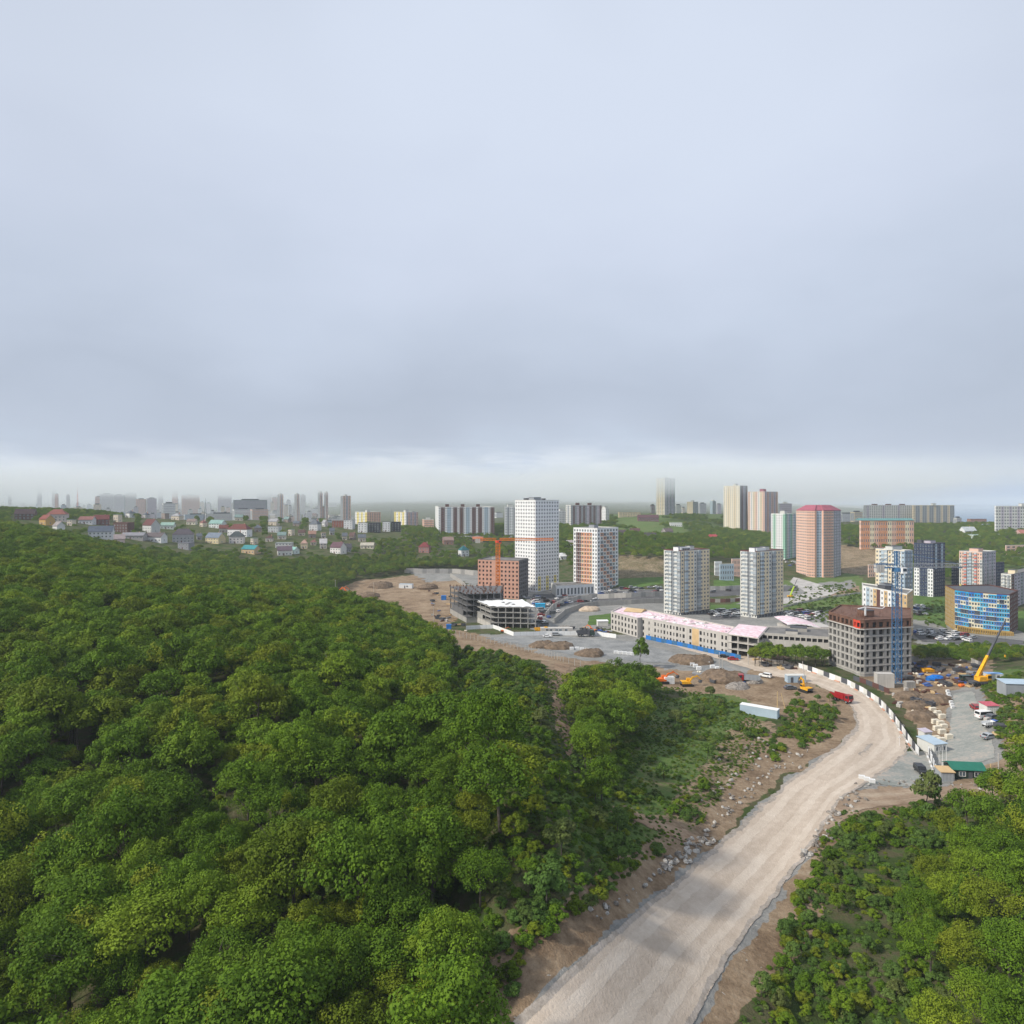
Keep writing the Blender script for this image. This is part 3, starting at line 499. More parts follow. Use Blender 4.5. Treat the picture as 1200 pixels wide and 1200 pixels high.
# --- masses nobody could count: points instancing the crowns of the trees above
def mass(name, pts, variants, label, cat, zc, smin, smax, flatz=1.):
    n = len(pts)
    if not n: return
    rng = np.random.default_rng(n); P = np.array([(x, y, 0) for x, y, *_ in pts]); P[:, 2] = H(P[:, 0], P[:, 1])+zc
    me = bpy.data.meshes.new(name); me.vertices.add(n); me.vertices.foreach_set('co', P.astype(np.float32).ravel())
    a = me.attributes.new('scl', 'FLOAT', 'POINT'); a.data.foreach_set('value', rng.uniform(smin, smax, n).astype(np.float32))
    a = me.attributes.new('rot', 'FLOAT', 'POINT'); a.data.foreach_set('value', rng.uniform(0, 6.28, n).astype(np.float32))
    a = me.attributes.new('idx', 'INT', 'POINT'); a.data.foreach_set('value', rng.integers(0, len(variants), n).astype(np.int32)); me.update()
    o = link(name, me, label=label, cat=cat, kind='stuff')
    ng = bpy.data.node_groups.new(name, 'GeometryNodeTree'); ng.interface.new_socket('Geometry', in_out='INPUT', socket_type='NodeSocketGeometry'); ng.interface.new_socket('Geometry', in_out='OUTPUT', socket_type='NodeSocketGeometry')
    gi = ng.nodes.new('NodeGroupInput'); go = ng.nodes.new('NodeGroupOutput'); jn = ng.nodes.new('GeometryNodeJoinGeometry')
    def attr(nm, ty): q = ng.nodes.new('GeometryNodeInputNamedAttribute'); q.data_type = ty; q.inputs[0].default_value = nm; return q.outputs[0]
    s = attr('scl', 'FLOAT'); r = attr('rot', 'FLOAT'); ix = attr('idx', 'INT'); cb = ng.nodes.new('ShaderNodeCombineXYZ'); ng.links.new(r, cb.inputs[2])
    sc = ng.nodes.new('ShaderNodeCombineXYZ'); ng.links.new(s, sc.inputs[0]); ng.links.new(s, sc.inputs[1]); ml = ng.nodes.new('ShaderNodeMath'); ml.operation = 'MULTIPLY'; ng.links.new(s, ml.inputs[0]); ml.inputs[1].default_value = flatz; ng.links.new(ml.outputs[0], sc.inputs[2])
    for i, v in enumerate(variants):
        oi = ng.nodes.new('GeometryNodeObjectInfo'); oi.transform_space = 'ORIGINAL'; oi.inputs['Object'].default_value = v
        cmp_ = ng.nodes.new('FunctionNodeCompare'); cmp_.data_type = 'INT'; cmp_.operation = 'EQUAL'; ng.links.new(ix, cmp_.inputs[2]); cmp_.inputs[3].default_value = i
        ip = ng.nodes.new('GeometryNodeInstanceOnPoints'); ng.links.new(gi.outputs[0], ip.inputs['Points']); ng.links.new(cmp_.outputs[0], ip.inputs['Selection']); ng.links.new(oi.outputs['Geometry'], ip.inputs['Instance'])
        ng.links.new(cb.outputs[0], ip.inputs['Rotation']); ng.links.new(sc.outputs[0], ip.inputs['Scale']); ng.links.new(ip.outputs[0], jn.inputs[0])
    ng.links.new(jn.outputs[0], go.inputs[0]); md = o.modifiers.new('scatter', 'NODES'); md.node_group = ng; return o
BIG = []; SML = []
for i, sm, c in _cobj:
    if not sm and len(BIG) < 6 and all(b.data != c.data for b in BIG): BIG.append(c)
    if sm and len(SML) < 4 and all(b.data != c.data for b in SML): SML.append(c)
mass('hillside_wood', wood[285:], BIG, 'closed green oak wood running back over the hill', 'wood', 3.0, .75, 1.4)
f1 = scatter(lambda px, py, X, Y: (py > np.interp(px, [0, 150, 300, 400, 560], [640, 652, 664, 658, 662])) & (px < np.interp(Y, [400, 560, 640, 740], [200, 575, 590, 600])) & (px > np.interp(Y, [400, 520, 560, 640], [50, 330, 100, 100])) & ~inpoly(px, py, [(370,703),(420,681),(480,672),(500,667),(560,667),(600,670),(600,760),(370,760)]), 6.5, 420, 720, 60, 640, seed=2)
mass('forest_belt', f1, BIG, 'dark green forest belt between the building site and the houses', 'forest', 2.2, .7, 1.)
f2 = scatter(lambda px, py, X, Y: (fbm(X/40, Y/40, 77) > .22) & (px < 720) & (py < 668) & nohouse(px, py), 7.4, 560, 1150, -60, 740, seed=3)
mass('village_greenery', f2, BIG, 'green trees between the houses of the village', 'greenery', 1.6, .45, .85)
f3 = scatter(lambda px, py, X, Y: inpoly(px, py, [(650,612),(680,615),(725,628),(800,630),(840,622),(905,628),(905,655),(880,660),(725,655),(650,655)]) | inpoly(px, py, [(985,620),(1215,615),(1215,660),(1130,655),(1060,648),(985,640)]) | (inpoly(px, py, [(1060,650),(1215,660),(1215,700),(1060,690)]) & (fbm(X/30, Y/30, 5) > .5)) | (inpoly(px, py, [(690,598),(900,598),(900,625),(690,622)]) & (fbm(X/60, Y/60, 8) > .52) & nohouse(px, py)), 8, 600, 1250, 640, 1260, seed=4)
mass('far_trees', f3, BIG, 'green belt of trees behind the tall apartment towers', 'forest', 1.8, .6, 1.)
f4 = scatter(lambda px, py, X, Y: inpoly(px, py, [(1068,762),(1230,762),(1230,784),(1160,786),(1100,778),(1068,776)]), 5, 290, 350, 1060, 1250, seed=6)
mass('site_hedge', f4, BIG, 'dense green thicket behind the yellow mobile crane', 'thicket', .4, .5, .68)
f5 = scatter(lambda px, py, X, Y: ((zl(px, py) > 0) & (fbm(X/9, Y/9, 14) > .40)), 2.1, 62, 290, 480, 1260, seed=7) if 0 else []
U = [[(500,750),(560,757),(600,770),(645,785),(700,800),(760,800),(840,815),(880,830),(905,870),(850,930),(800,990),(760,1010),(640,1100),(560,1200),(300,1300),(350,1000),(480,880),(510,800)], [(930,822),(980,830),(975,865),(930,880),(890,905),(905,868)], [(980,950),(1220,935),(1220,1220),(860,1220),(940,1040)], [(1150,800),(1215,785),(1215,900),(1175,880)], [(925,690),(1000,684),(1010,700),(985,735),(925,722)], [(1085,705),(1108,705),(1108,735),(1085,735)]]
def und(px, py, X, Y):
    r = np.zeros(px.shape, bool)
    for u in U: r |= inpoly(px, py, u)
    return r & (fbm(X/7, Y/7, 41) > np.where((px > 745) & (px < 900), .58, np.where(Y < 220, .36, .43))) & ~inpoly(px, py, [(925,965),(1010,912),(1100,908),(1300,890),(1300,938),(1200,934),(1100,943),(1010,956),(950,985)]) & ~inpoly(px, py, RL+RR[::-1]) & ~(inpoly(px, py, [(640,776),(680,779),(668,812),(680,892),(650,892),(640,812)]))
f6 = scatter(und, 1.9, 55, 300, 300, 1260, seed=8)+scatter(und, 3.6, 300, 620, 900, 1120, seed=8)
f6 += scatter(lambda px, py, X, Y: px < edge_of_wood(Y)+40, 3.4, 45, 150, -110, 620, seed=18)
f7 = scatter(lambda px, py, X, Y: (inpoly(px, py, U[0]) | inpoly(px, py, U[2])) & (px > 480) & (fbm(X/4, Y/4, 61) > .36) & ~inpoly(px, py, RL+RR[::-1]), 1.25, 55, 270, 480, 1240, seed=28)
mass('grass_tufts', f7, SML, 'tall grass and weeds in tufts over the open slopes', 'grass', -.12, .09, .24, .7)
mass('undergrowth', f6, SML, 'low mixed scrub and weeds on the slopes around the dirt road', 'undergrowth', -.35, .22, .62, .8)
# ---------------------------------------------------------------- buildings
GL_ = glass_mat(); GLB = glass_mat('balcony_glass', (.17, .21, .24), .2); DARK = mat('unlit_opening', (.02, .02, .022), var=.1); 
def M_(name, rgb, **k): return mat(name, lin(*rgb)[:3], **k)
WHITE = M_('white_plaster', (225,226,226), scale=.25, var=.05, streak=.4); OFFW = M_('offwhite_panel', (205,205,200), scale=.25, var=.06, streak=.4); BEIGE = M_('beige_panel', (224,208,178), scale=.3, var=.06, streak=.4)
TAN = M_('tan_panel', (198,170,128), scale=.3, var=.08); GREY = M_('grey_panel', (150,155,160), scale=.3, var=.08, streak=.4); DGREY = M_('dark_grey_panel', (82,84,90), scale=.3, var=.1); LBLUE = M_('pale_blue_panel', (168,186,200), scale=.3, var=.06)
NAVY = M_('navy_panel', (44,56,84), scale=.3, var=.12); BROWN = M_('brown_panel', (98,66,60), scale=.3, var=.1, streak=.3); ORAN = M_('orange_panel', (208,148,112), scale=.3, var=.08); ORED = M_('orange_red_panel', (205,85,60), scale=.3, var=.08)
SUNCREAM = M_('sunlit_cream_panel', (238,228,208), scale=.25, var=.05); PINK = M_('pink_brick', (214,172,150), scale=.3, var=.08, streak=.3); PINKL = M_('pale_pink_brick', (220,184,166), scale=.3, var=.06, streak=.3); CRIM = M_('crimson_roof', (158,88,104), scale=.3, var=.1); GREEN = M_('mint_panel', (140,190,165), scale=.3, var=.06)  # the warm cream carries sunlight of the far towers' lit sides in its colour
BRICK = M_('orange_brick', (192,148,130), scale=.35, var=.1, streak=.3); CONC = M_('raw_concrete', (158,156,152), scale=.4, var=.14, streak=.5); CONCD = M_('dark_concrete', (104,104,106), scale=.4, var=.16, streak=.5); CONCL = M_('pale_concrete', (186,182,176), scale=.4, var=.1, streak=.5)
FORM = M_('brown_formwork', (112,82,68), scale=.6, var=.2); REDNET = M_('red_net', (214,72,48), scale=.8); RUST = M_('rusty_rebar', (92,60,48), scale=2, var=.2); PINKM = mat('pink_membrane', lin(232,224,228)[:3], scale=.5, col2=lin(206,164,174)[:3]); ROOFG = M_('roof_felt', (118,116,114), scale=.2, var=.15)
GOLD = M_('gold_panel', (168,140,82), scale=.3, var=.12, streak=.5); BLUE1 = M_('bright_blue_panel', (34,112,188), scale=.5, var=.1); BLUE2 = M_('turquoise_panel', (40,160,205), scale=.5, var=.1); YEL = M_('yellow_panel', (226,208,120), scale=.4); CREAM = M_('cream_frame', (208,204,182), scale=.4, var=.05)
FRW = M_('white_window_frame', (215,216,216)); FRB = M_('brown_window_frame', (70,52,46)); STEEL = M_('galvanised_steel', (150,152,155), metal=.3, rough=.5); LILAC = M_('lilac_panel', (186,178,190), scale=.3)
_wm = {}
def window_mesh(w, hh, st):
    k = (round(w, 1), round(hh, 1), st)
    if k in _wm: return _wm[k]
    w, hh = k[0]/2, k[1]; fr = {'w': FRW, 'b': FRB, 'g': GREY, 'd': DGREY}[st[0]]; mb = MB(); t = .09
    mb.face([(-w, 0, 0), (w, 0, 0), (w, 0, hh), (-w, 0, hh)], GL_)
    for a, b_ in ((-w, -w+t), (w-t, w)): mb.box(a, b_, -.05, .01, 0, hh, fr)
    for a, b_ in ((0, t), (hh-t, hh)): mb.box(-w+t, w-t, -.05, .01, a, b_, fr)
    if w > .5: mb.box(-.04, .04, -.05, .01, t, hh-t, fr)
    _wm[k] = mb.mesh('window'); return _wm[k]
_bm = {}
def balcony_mesh(w, hh, st):
    k = (round(w, 1), round(hh, 1), st)
    if k in _bm: return _bm[k]
    w, hh = k[0]/2, k[1]; pm = {'w': OFFW, 'b': LBLUE, 'g': GREY, 'o': ORED, 't': TAN}[st]; mb = MB(); d = .95
    mb.box(-w, w, -d, -.01, 0, .16, OFFW); mb.box(-w+.04, w-.04, -d+.04, -.01, .16, hh*.4, pm); mb.box(-w+.09, w-.09, -d+.1, -.01, hh*.4, hh-.1, GLB)
    for q in range(4): x = -w+.07+(2*w-.14)*q/3; mb.box(x-.05, x+.05, -d+.03, -d+.12, hh*.4, hh-.1, FRW)
    mb.box(-w, w, -d, -.01, hh-.1, hh-.005, OFFW)
    _bm[k] = mb.mesh('balcony'); return _bm[k]
def W_(px, Y): return ((px-600)/F*Y, Y)
def ztop(yt, Y): return -(yt-HY)/F*Y
class B:
    """one building: walls on a polygon footprint (counter-clockwise), windows and balconies as parts"""
    def __init__(s, name, label, poly, z1, nf, cat='apartment building', group=None, z0=None, cap=100, roofm=None, base=5, ground=True):
        s.poly = [Vector((p[0], p[1])) for p in poly]; s.o = s.poly[0].copy(); zs = [h(p.x, p.y) for p in s.poly]; s.z0 = z0 if z0 is not None else sum(zs)/len(zs); s.z1 = z1; s.nf = nf
        s.fh = (z1-.6-s.z0)/nf; s.root = empty(name, (s.o.x, s.o.y, s.z0), label=label, cat=cat, group=group); s.H = z1-s.z0; s.cap = cap; s.base = base
        s.wall = MB(); s.rest = MB(); s.cells = []; s.roofm = roofm or ROOFG; s.L = [(p-s.o) for p in s.poly]; s.nrest = 0
    def face(s, i, bays, wall, win=(.5, .55, .22), rec=.16, st='w', skip=None, bal=None, vis=True, pane=True, band=None, top=None, f0=0, ledge=0):
        """wall: material or fn(bay, floor); bal: {bay: style} glazed balcony columns"""
        a, c = s.L[i], s.L[(i+1) % len(s.L)]; d = c-a; Lg = d.length; d = d/Lg; nx, ny = d.y, -d.x; ang = atan2(d.y, d.x); mb = s.wall; wf = wall if callable(wall) else (lambda b_, f: wall)
        P = lambda u, z, dep=0: (a.x+d.x*u-nx*dep, a.y+d.y*u-ny*dep, z)
        cw = Lg/bays; mb.face([P(0, -s.base), P(Lg, -s.base), P(Lg, 0), P(0, 0)], wf(0, 0))
        for f in range(s.nf):
            za, zb = f*s.fh, (f+1)*s.fh
            for b_ in range(bays):
                u0, u1 = b_*cw, (b_+1)*cw; m = wf(b_, f); w = win(b_, f) if callable(win) else win
                if (skip and skip(b_, f)) or w is None: mb.face([P(u0, za), P(u1, za), P(u1, zb), P(u0, zb)], m); continue
                if bal and b_ in bal and f >= f0:
                    mb.face([P(u0, za), P(u1, za), P(u1, zb), P(u0, zb)], m); s.cells.append(('balcony', balcony_mesh(cw*.94, s.fh, bal[b_]), P((u0+u1)/2, za), ang, vis)); continue
                ww, wh = w[0]*cw, w[1]*s.fh; x0 = (u0+u1)/2-ww/2; x1 = x0+ww; z_0 = za+w[2]*s.fh; z_1 = min(z_0+wh, zb-.05)
                mb.face([P(u0, za), P(x0, za), P(x0, zb), P(u0, zb)], m); mb.face([P(x1, za), P(u1, za), P(u1, zb), P(x1, zb)], m); mb.face([P(x0, za), P(x1, za), P(x1, z_0), P(x0, z_0)], m); mb.face([P(x0, z_1), P(x1, z_1), P(x1, zb), P(x0, zb)], m)
                mb.face([P(x0, z_0), P(x0, z_0, rec), P(x0, z_1, rec), P(x0, z_1)], m); mb.face([P(x1, z_0, rec), P(x1, z_0), P(x1, z_1), P(x1, z_1, rec)], m); mb.face([P(x0, z_0), P(x1, z_0), P(x1, z_0, rec), P(x0, z_0, rec)], m); mb.face([P(x0, z_1, rec), P(x1, z_1, rec), P(x1, z_1), P(x0, z_1)], m)
                if pane: s.cells.append(('window', (ww, z_1-z_0, st), P((x0+x1)/2, z_0, rec), ang, vis))
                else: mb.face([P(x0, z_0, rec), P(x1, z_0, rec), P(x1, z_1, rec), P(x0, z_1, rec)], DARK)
            if band and f % band[1] == 0: # projecting ledge between floors
                for e0, e1 in ((0, Lg),): mb.face([P(e0, za-.12, -.12), P(e1, za-.12, -.12), P(e1, za+.12, -.12), P(e0, za+.12, -.12)], band[0]); mb.face([P(e0, za+.12, -.12), P(e1, za+.12, -.12), P(e1, za+.12, 0), P(e0, za+.12, 0)], band[0]); mb.face([P(e0, za-.12, 0), P(e1, za-.12, 0), P(e1, za-.12, -.12), P(e0, za-.12, -.12)], band[0])
        mb.face([P(0, s.nf*s.fh), P(Lg, s.nf*s.fh), P(Lg, s.H), P(0, s.H)], top or wf(0, s.nf-1)); return s
    def blank(s, i, m): return s.face(i, 1, m, skip=lambda b_, f: True)
    def done(s, boxes=(), roof=True, parapet=None):
        s.wall.build('wall', s.root); n = len(s.L)
        r = MB(); r.face([(p.x, p.y, s.H-.5) for p in s.L], s.roofm); cen = sum((Vector((p.x, p.y)) for p in s.L), Vector((0, 0)))/n; pm = parapet or OFFW
        for i in range(n): # parapet coping
            a, c = s.L[i], s.L[(i+1) % n]; A, C = a+(cen-a).normalized()*.45, c+(cen-c).normalized()*.45; oa, oc = a-(cen-a).normalized()*.06, c-(cen-c).normalized()*.06; t = s.H+.12
            r.face([(oa.x, oa.y, t), (oc.x, oc.y, t), (C.x, C.y, t), (A.x, A.y, t)], pm); r.face([(C.x, C.y, t), (C.x, C.y, s.H-.5), (A.x, A.y, s.H-.5), (A.x, A.y, t)], pm); r.face([(oa.x, oa.y, s.H-.25), (oc.x, oc.y, s.H-.25), (oc.x, oc.y, t), (oa.x, oa.y, t)], pm)
        rf = r.build('roof', s.root)
        for (u, v, sx, sy, hh, m) in boxes: # u,v in 0..1 between corners
            k = s.L[0].lerp(s.L[1], u); k2 = s.L[-1].lerp(s.L[2], u) if n == 4 else cen; q = k.lerp(k2, v) if n == 4 else cen+Vector(((u-.5)*sx*2, (v-.5)*sy*2)); d = s.L[1]-s.L[0] if n != 4 else s.L[2]-s.L[1]; an = atan2(d.y, d.x)
            bm = MB(); bm.box(-sx/2, sx/2, -sy/2, sy/2, -.5, hh, m); bm.box(-sx/2-.1, sx/2+.1, -sy/2-.1, sy/2+.1, hh, hh+.2, DGREY); reg(link('roof_housing', bm.mesh('roof_housing'), rf, (q.x, q.y, s.H), an))
        cells = sorted(s.cells, key=lambda c: not c[4]); nw = {'window': 0, 'balcony': 0}
        for kind, me, p, an, vis in cells:
            if vis and nw[kind] < s.cap:
                nw[kind] += 1; link(kind, window_mesh(*me) if kind == 'window' else me, s.root, p, an)
            else:
                me2 = window_mesh(*me) if kind == 'window' else me; ca, sa = cos(an), sin(an); i0 = len(s.rest.v)
                s.rest.v += [(p[0]+v.co.x*ca-v.co.y*sa, p[1]+v.co.x*sa+v.co.y*ca, p[2]+v.co.z) for v in me2.vertices]; mm = [s.rest.mi(x) for x in me2.materials]
                for pl in me2.polygons: s.rest.f.append(tuple(i0+v for v in pl.vertices)); s.rest.m.append(mm[pl.material_index])
        bl = [c for c in s.cells if c[0] == 'window' and c[4]]
        if any(c[0] == 'balcony' for c in s.cells):
            if 'ac' not in _bm: q = MB(); q.box(-.45, .45, -.42, -.08, 0, .6, OFFW); q.cyl((.1, -.43, .3), (0, 1, 0), .22, .03, DGREY, 10); _bm['ac'] = q.mesh('air_conditioner')
            for c in R.sample(bl, min(22, len(bl)//3)): d_ = Vector((cos(c[3]), sin(c[3]))); n_ = Vector((sin(c[3]), -cos(c[3]))); link('air_conditioner', _bm['ac'], s.root, (c[2][0]+d_.x*.3+n_.x*.2, c[2][1]+d_.y*.3+n_.y*.2, c[2][2]-.8), c[3])
        if s.rest.f: o = s.rest.build('glazing', s.root); o['kind'] = 'stuff'
        return s
def box2(xl, xc, xr, Y, th):
    """footprint with its near corner at pixel column xc, distance Y; the two seen faces end at columns xl and xr"""
    th = radians(th); C = Vector(W_(xc, Y)); u = Vector((cos(th), sin(th))); v = Vector((-sin(th), cos(th)))
    kr, kl = (xr-600)/F, (xl-600)/F; b_ = (kr*C.y-C.x)/(u.x-kr*u.y); a = (kl*C.y-C.x)/(v.x-kl*v.y)
    return [C+v*a, C, C+u*b_, C+u*b_+v*a]
# --- white 24-storey tower
p = box2(603.5, 627.5, 655, 541, 42); b = B('residential_tower', 'tallest white tower with a fine window grid and yellow lowest floors', p, ztop(586, 541), 25)
wf = lambda bb, f: (YEL if (bb % 3 == 1 and f < 4) else WHITE) if f < 4 else WHITE
b.face(0, 8, WHITE, (.48, .5, .25)); b.face(1, 9, wf, (.48, .52, .24)); b.face(2, 9, WHITE, (.4, .5, .25), vis=False); b.face(3, 9, WHITE, (.4, .5, .25), vis=False)
b.done([(.4, .5, 8, 6, 2.2, GREY), (.2, .3, 3, 3, 1.4, DGREY), (.7, .6, 2, 3, 1.2, DGREY)])
# --- white gridded tower with orange infill
p = box2(672, 700, 724.5, 531, 48); b = B('residential_tower', 'white gridded tower with orange and brown infill panels', p, ztop(619, 531), 16)
wl = lambda bb, f: WHITE if bb in (0, 7, 8) or f == 15 else (ORAN if bb > 3 else BROWN) if bb % 3 else (TAN if f % 2 else ORAN)
wr = lambda bb, f: WHITE if bb in (0, 6) or f == 15 else (ORAN if (bb+f) % 3 == 0 else GREY if (bb+f) % 3 == 1 else OFFW)
b.face(0, 9, wl, (.5, .58, .2), band=(WHITE, 1)); b.face(1, 7, wr, (.5, .58, .2), band=(WHITE, 1)); b.face(2, 8, WHITE, (.4, .5, .25), vis=False); b.face(3, 8, WHITE, (.4, .5, .25), vis=False)
b.done([(.4, .5, 6, 5, 2, GREY)])
p = [W_(646, 540), W_(652, 520), W_(696, 533), W_(694, 548)]; b = B('low_annex', 'low white annex with a row of arched openings between the two white towers', p, ztop(686.5, 520), 1, cat='building'); b.fh = b.H-1.2
b.face(0, 3, OFFW, (.5, .5, .2), skip=lambda x, f: True); b.face(1, 11, WHITE, (.52, .78, .05)); b.blank(2, WHITE); b.blank(3, WHITE); b.done()
# --- orange brick block under construction
p = [W_(560, 512), W_(608, 500), W_(619, 522), W_(572, 536)]; b = B('brick_block', 'orange brick block still without windows behind the orange tower crane', p, ztop(657, 500), 9, cat='building')
b.face(0, 11, BRICK, lambda bb, f: None if bb in (4,) else (.46, .5, .25), pane=False, rec=.5, st='b'); b.face(1, 5, CONCD, (.6, .6, .2), pane=False, rec=.9); b.face(2, 6, BRICK, (.46, .5, .25), pane=False, vis=False); b.face(3, 4, BRICK, (.46, .5, .25), pane=False, vis=False)
b.done([(.3, .5, 4, 4, 1.6, CONC)], parapet=CONCD)
# --- twin beige / grey towers
def sign(root, txt, p, an, size, m):
    c = bpy.data.curves.new('rooftop_lettering', 'FONT'); c.body = txt; c.size = size; c.extrude = .12; c.align_x = 'CENTER'; o = bpy.data.objects.new('rooftop_lettering', c); COL.objects.link(o); c.materials.append(m)
    dg = bpy.context.evaluated_depsgraph_get(); me = bpy.data.meshes.new_from_object(o.evaluated_get(dg)); bpy.data.objects.remove(o); me.materials.clear(); me.materials.append(m)
    q = link('rooftop_lettering', me, root, p); q.rotation_euler = (pi/2, 0, an); return q
for (xl, xc, xr, Y, yt, lab) in ((778, 798, 831.5, 424, 645, 'beige and grey tower with dark rooftop lettering, left one of the twins behind the school'), (867.5, 887, 918, 414, 646, 'beige and grey tower with a bare white roof housing, right one of the twins')):
    p = box2(xl, xc, xr, Y, 34); b = B('residential_tower', lab, p, ztop(yt, Y), 17, group='twin beige and grey towers')
    colr = {0: BEIGE, 1: OFFW, 2: BEIGE, 3: BEIGE, 4: OFFW, 5: OFFW, 6: BEIGE, 7: BEIGE}
    b.face(0, 6, lambda bb, f: GREY if bb == 3 else OFFW, (.42, .5, .25), bal={1: 'w', 2: 'w', 4: 'w', 5: 'g'}, f0=1, top=BROWN)
    b.face(1, 9, lambda bb, f: colr.get(bb % 8, BEIGE) if f > 0 else DGREY, (.5, .52, .24), bal={1: 'b', 5: 'g'}, f0=1, top=OFFW); b.face(2, 6, BEIGE, vis=False); b.face(3, 8, OFFW, vis=False)
    b.done([(.75, .12, 8, 4, 1.9, WHITE), (.3, .4, 3, 3, 1.2, BROWN), (.5, .6, 4, 4, 1.8, OFFW)], parapet=BROWN)
    # white crown wall over the corner
    mb = MB(); mb.box(.2, 9, .15, .55, -.1, 1.9, WHITE); d = b.L[2]-b.L[1]; an = atan2(d.y, d.x); cw = reg(link('crown_wall', mb.mesh('crown_wall'), b.root, (b.L[1].x, b.L[1].y, b.H), an))
    if xl < 800: q = b.L[1]+d.normalized()*4.7; sign(cw, 'Централ', (4.7, .02, .25), 0, 1.7, DGREY)
# --- school-like long block under construction
zt = ztop(716.5, 368); P0 = [W_(716, 368), W_(747, 347), W_(752, 349), W_(853, 306), W_(862, 322), W_(800, 350), W_(760, 372), W_(728, 385)]
b = B('school_block', 'long pale three storey block under construction with pink roof membrane', P0, zt, 3, cat='building'); rr = random.Random(5)
b.face(0, 8, CONCL, (.45, .62, .2), pane=False, rec=.5); b.face(1, 1, CONCL, skip=lambda x, f: True); rnd = {(i, f): rr.choice([(.5, .6, .2), (.34, .5, .25), (.6, .6, .2), None]) for i in range(26) for f in range(3)}
b.face(2, 26, lambda bb, f: TAN if bb in (16, 17) else CONCL, lambda bb, f: None if bb in (16, 17) else rnd[(bb, 0)], pane=False, rec=.5); b.blank(3, CONCL); b.face(4, 10, CONCL, pane=False, vis=False); b.face(5, 8, CONCL, pane=False, vis=False); b.face(6, 6, CONCL, pane=False, vis=False); b.face(7, 2, CONCL, pane=False, vis=False)
b.roofm = PINKM; b.done(parapet=CONCL)
mb = MB()
for i in range(46):
    t = rr.uniform(.02, .98); q = b.L[2].lerp(b.L[3], t); r2 = b.L[6].lerp(b.L[4], t); q = q.lerp(r2, rr.uniform(.15, .85)); mb.blob((q.x, q.y, b.H-.4), (rr.uniform(.8, 2.6), rr.uniform(.6, 1.6), rr.uniform(.25, .8)), rr.choice([PINKM, PINKM, PINKM, WHITE, CONCL]), jit=.4, rr=rr)
mb.build('roof_covering', b.root)
mb = MB(); q = b.L[0].lerp(b.L[7], .6); mb.xprism([(0, 0), (6, 1.2), (12, 0)], 0, 10, TAN); reg(link('timber_roof_deck', mb.mesh('timber_roof_deck'), b.root, (q.x+2, q.y-8, b.H-.3), -.5))
def frame(name, label, poly, z0, z1, nf, m, cols=(5, 4), cat='building frame', slab=.35, core=True, over=.4, walls=()):
    """bare concrete skeleton: slabs and columns as parts"""
    pts = [Vector(p) for p in poly]; o = pts[1]; root = empty(name, (o.x, o.y, z0), label=label, cat=cat); L = [q-o for q in pts]; fh = (z1-z0)/nf
    for f in range(1, nf+1):
        mb = MB(); cen = sum(L, Vector((0, 0)))/len(L); mb.prism([tuple(p+(p-cen).normalized()*over) for p in L], f*fh-slab, f*fh, m); mb.build('floor_slab', root)
    n1_, n2_ = cols
    for i in range(n1_):
        for j in range(n2_):
            q = L[1].lerp(L[2], i/(n1_-1)).lerp(L[0].lerp(L[3], i/(n1_-1)), j/(n2_-1)); q = q*.985+sum(L, Vector((0, 0)))/len(L)*.015
            for f in range(nf): mb = MB(); mb.box(q.x-.25, q.x+.25, q.y-.25, q.y+.25, f*fh if f else -3, (f+1)*fh-slab, m); 
            mb = MB(); mb.box(q.x-.27, q.x+.27, q.y-.27, q.y+.27, -3, z1-z0-slab, m); mb.build('column', root)
    if core:
        c = sum(L, Vector((0, 0)))/len(L); mb = MB(); mb.box(c.x-3, c.x+3, c.y-2.5, c.y+2.5, 0, z1-z0-slab, CONCD); mb.build('stair_core', root)
    for (i, f0, f1, mm, t0, t1) in walls:
        a, c = L[i].lerp(L[(i+1) % 4], t0), L[i].lerp(L[(i+1) % 4], t1); d = c-a; k = d.length; an = atan2(d.y, d.x); mb = MB(); mb.box(0, k, -.05, .2, f0*fh-(3 if f0 == 0 else 0), f1*fh-slab-.01, mm); reg(link('infill_wall', mb.mesh('infill_wall'), root, (a.x, a.y, 0), an))
    return root, L, z1-z0
zf = ztop(741, 303); p = [W_(866, 330), W_(853, 305.5), W_(889, 296), W_(900, 322)]; g0 = h(*W_(870, 300))
root, L, hh = frame('open_frame_wing', 'open concrete frame wing at the right end of the long pale block', p, g0, zt, 3, CONCL, (4, 3), walls=((1, 0, 3, CONCL, 0, .12),))
mb = MB(); mb.prism([tuple(q*.96) for q in L], 0, .25, PINKM); reg(link('roof_covering', mb.mesh('roof_covering'), root, (L[2].x*.02, L[2].y*.02, hh+.005)))
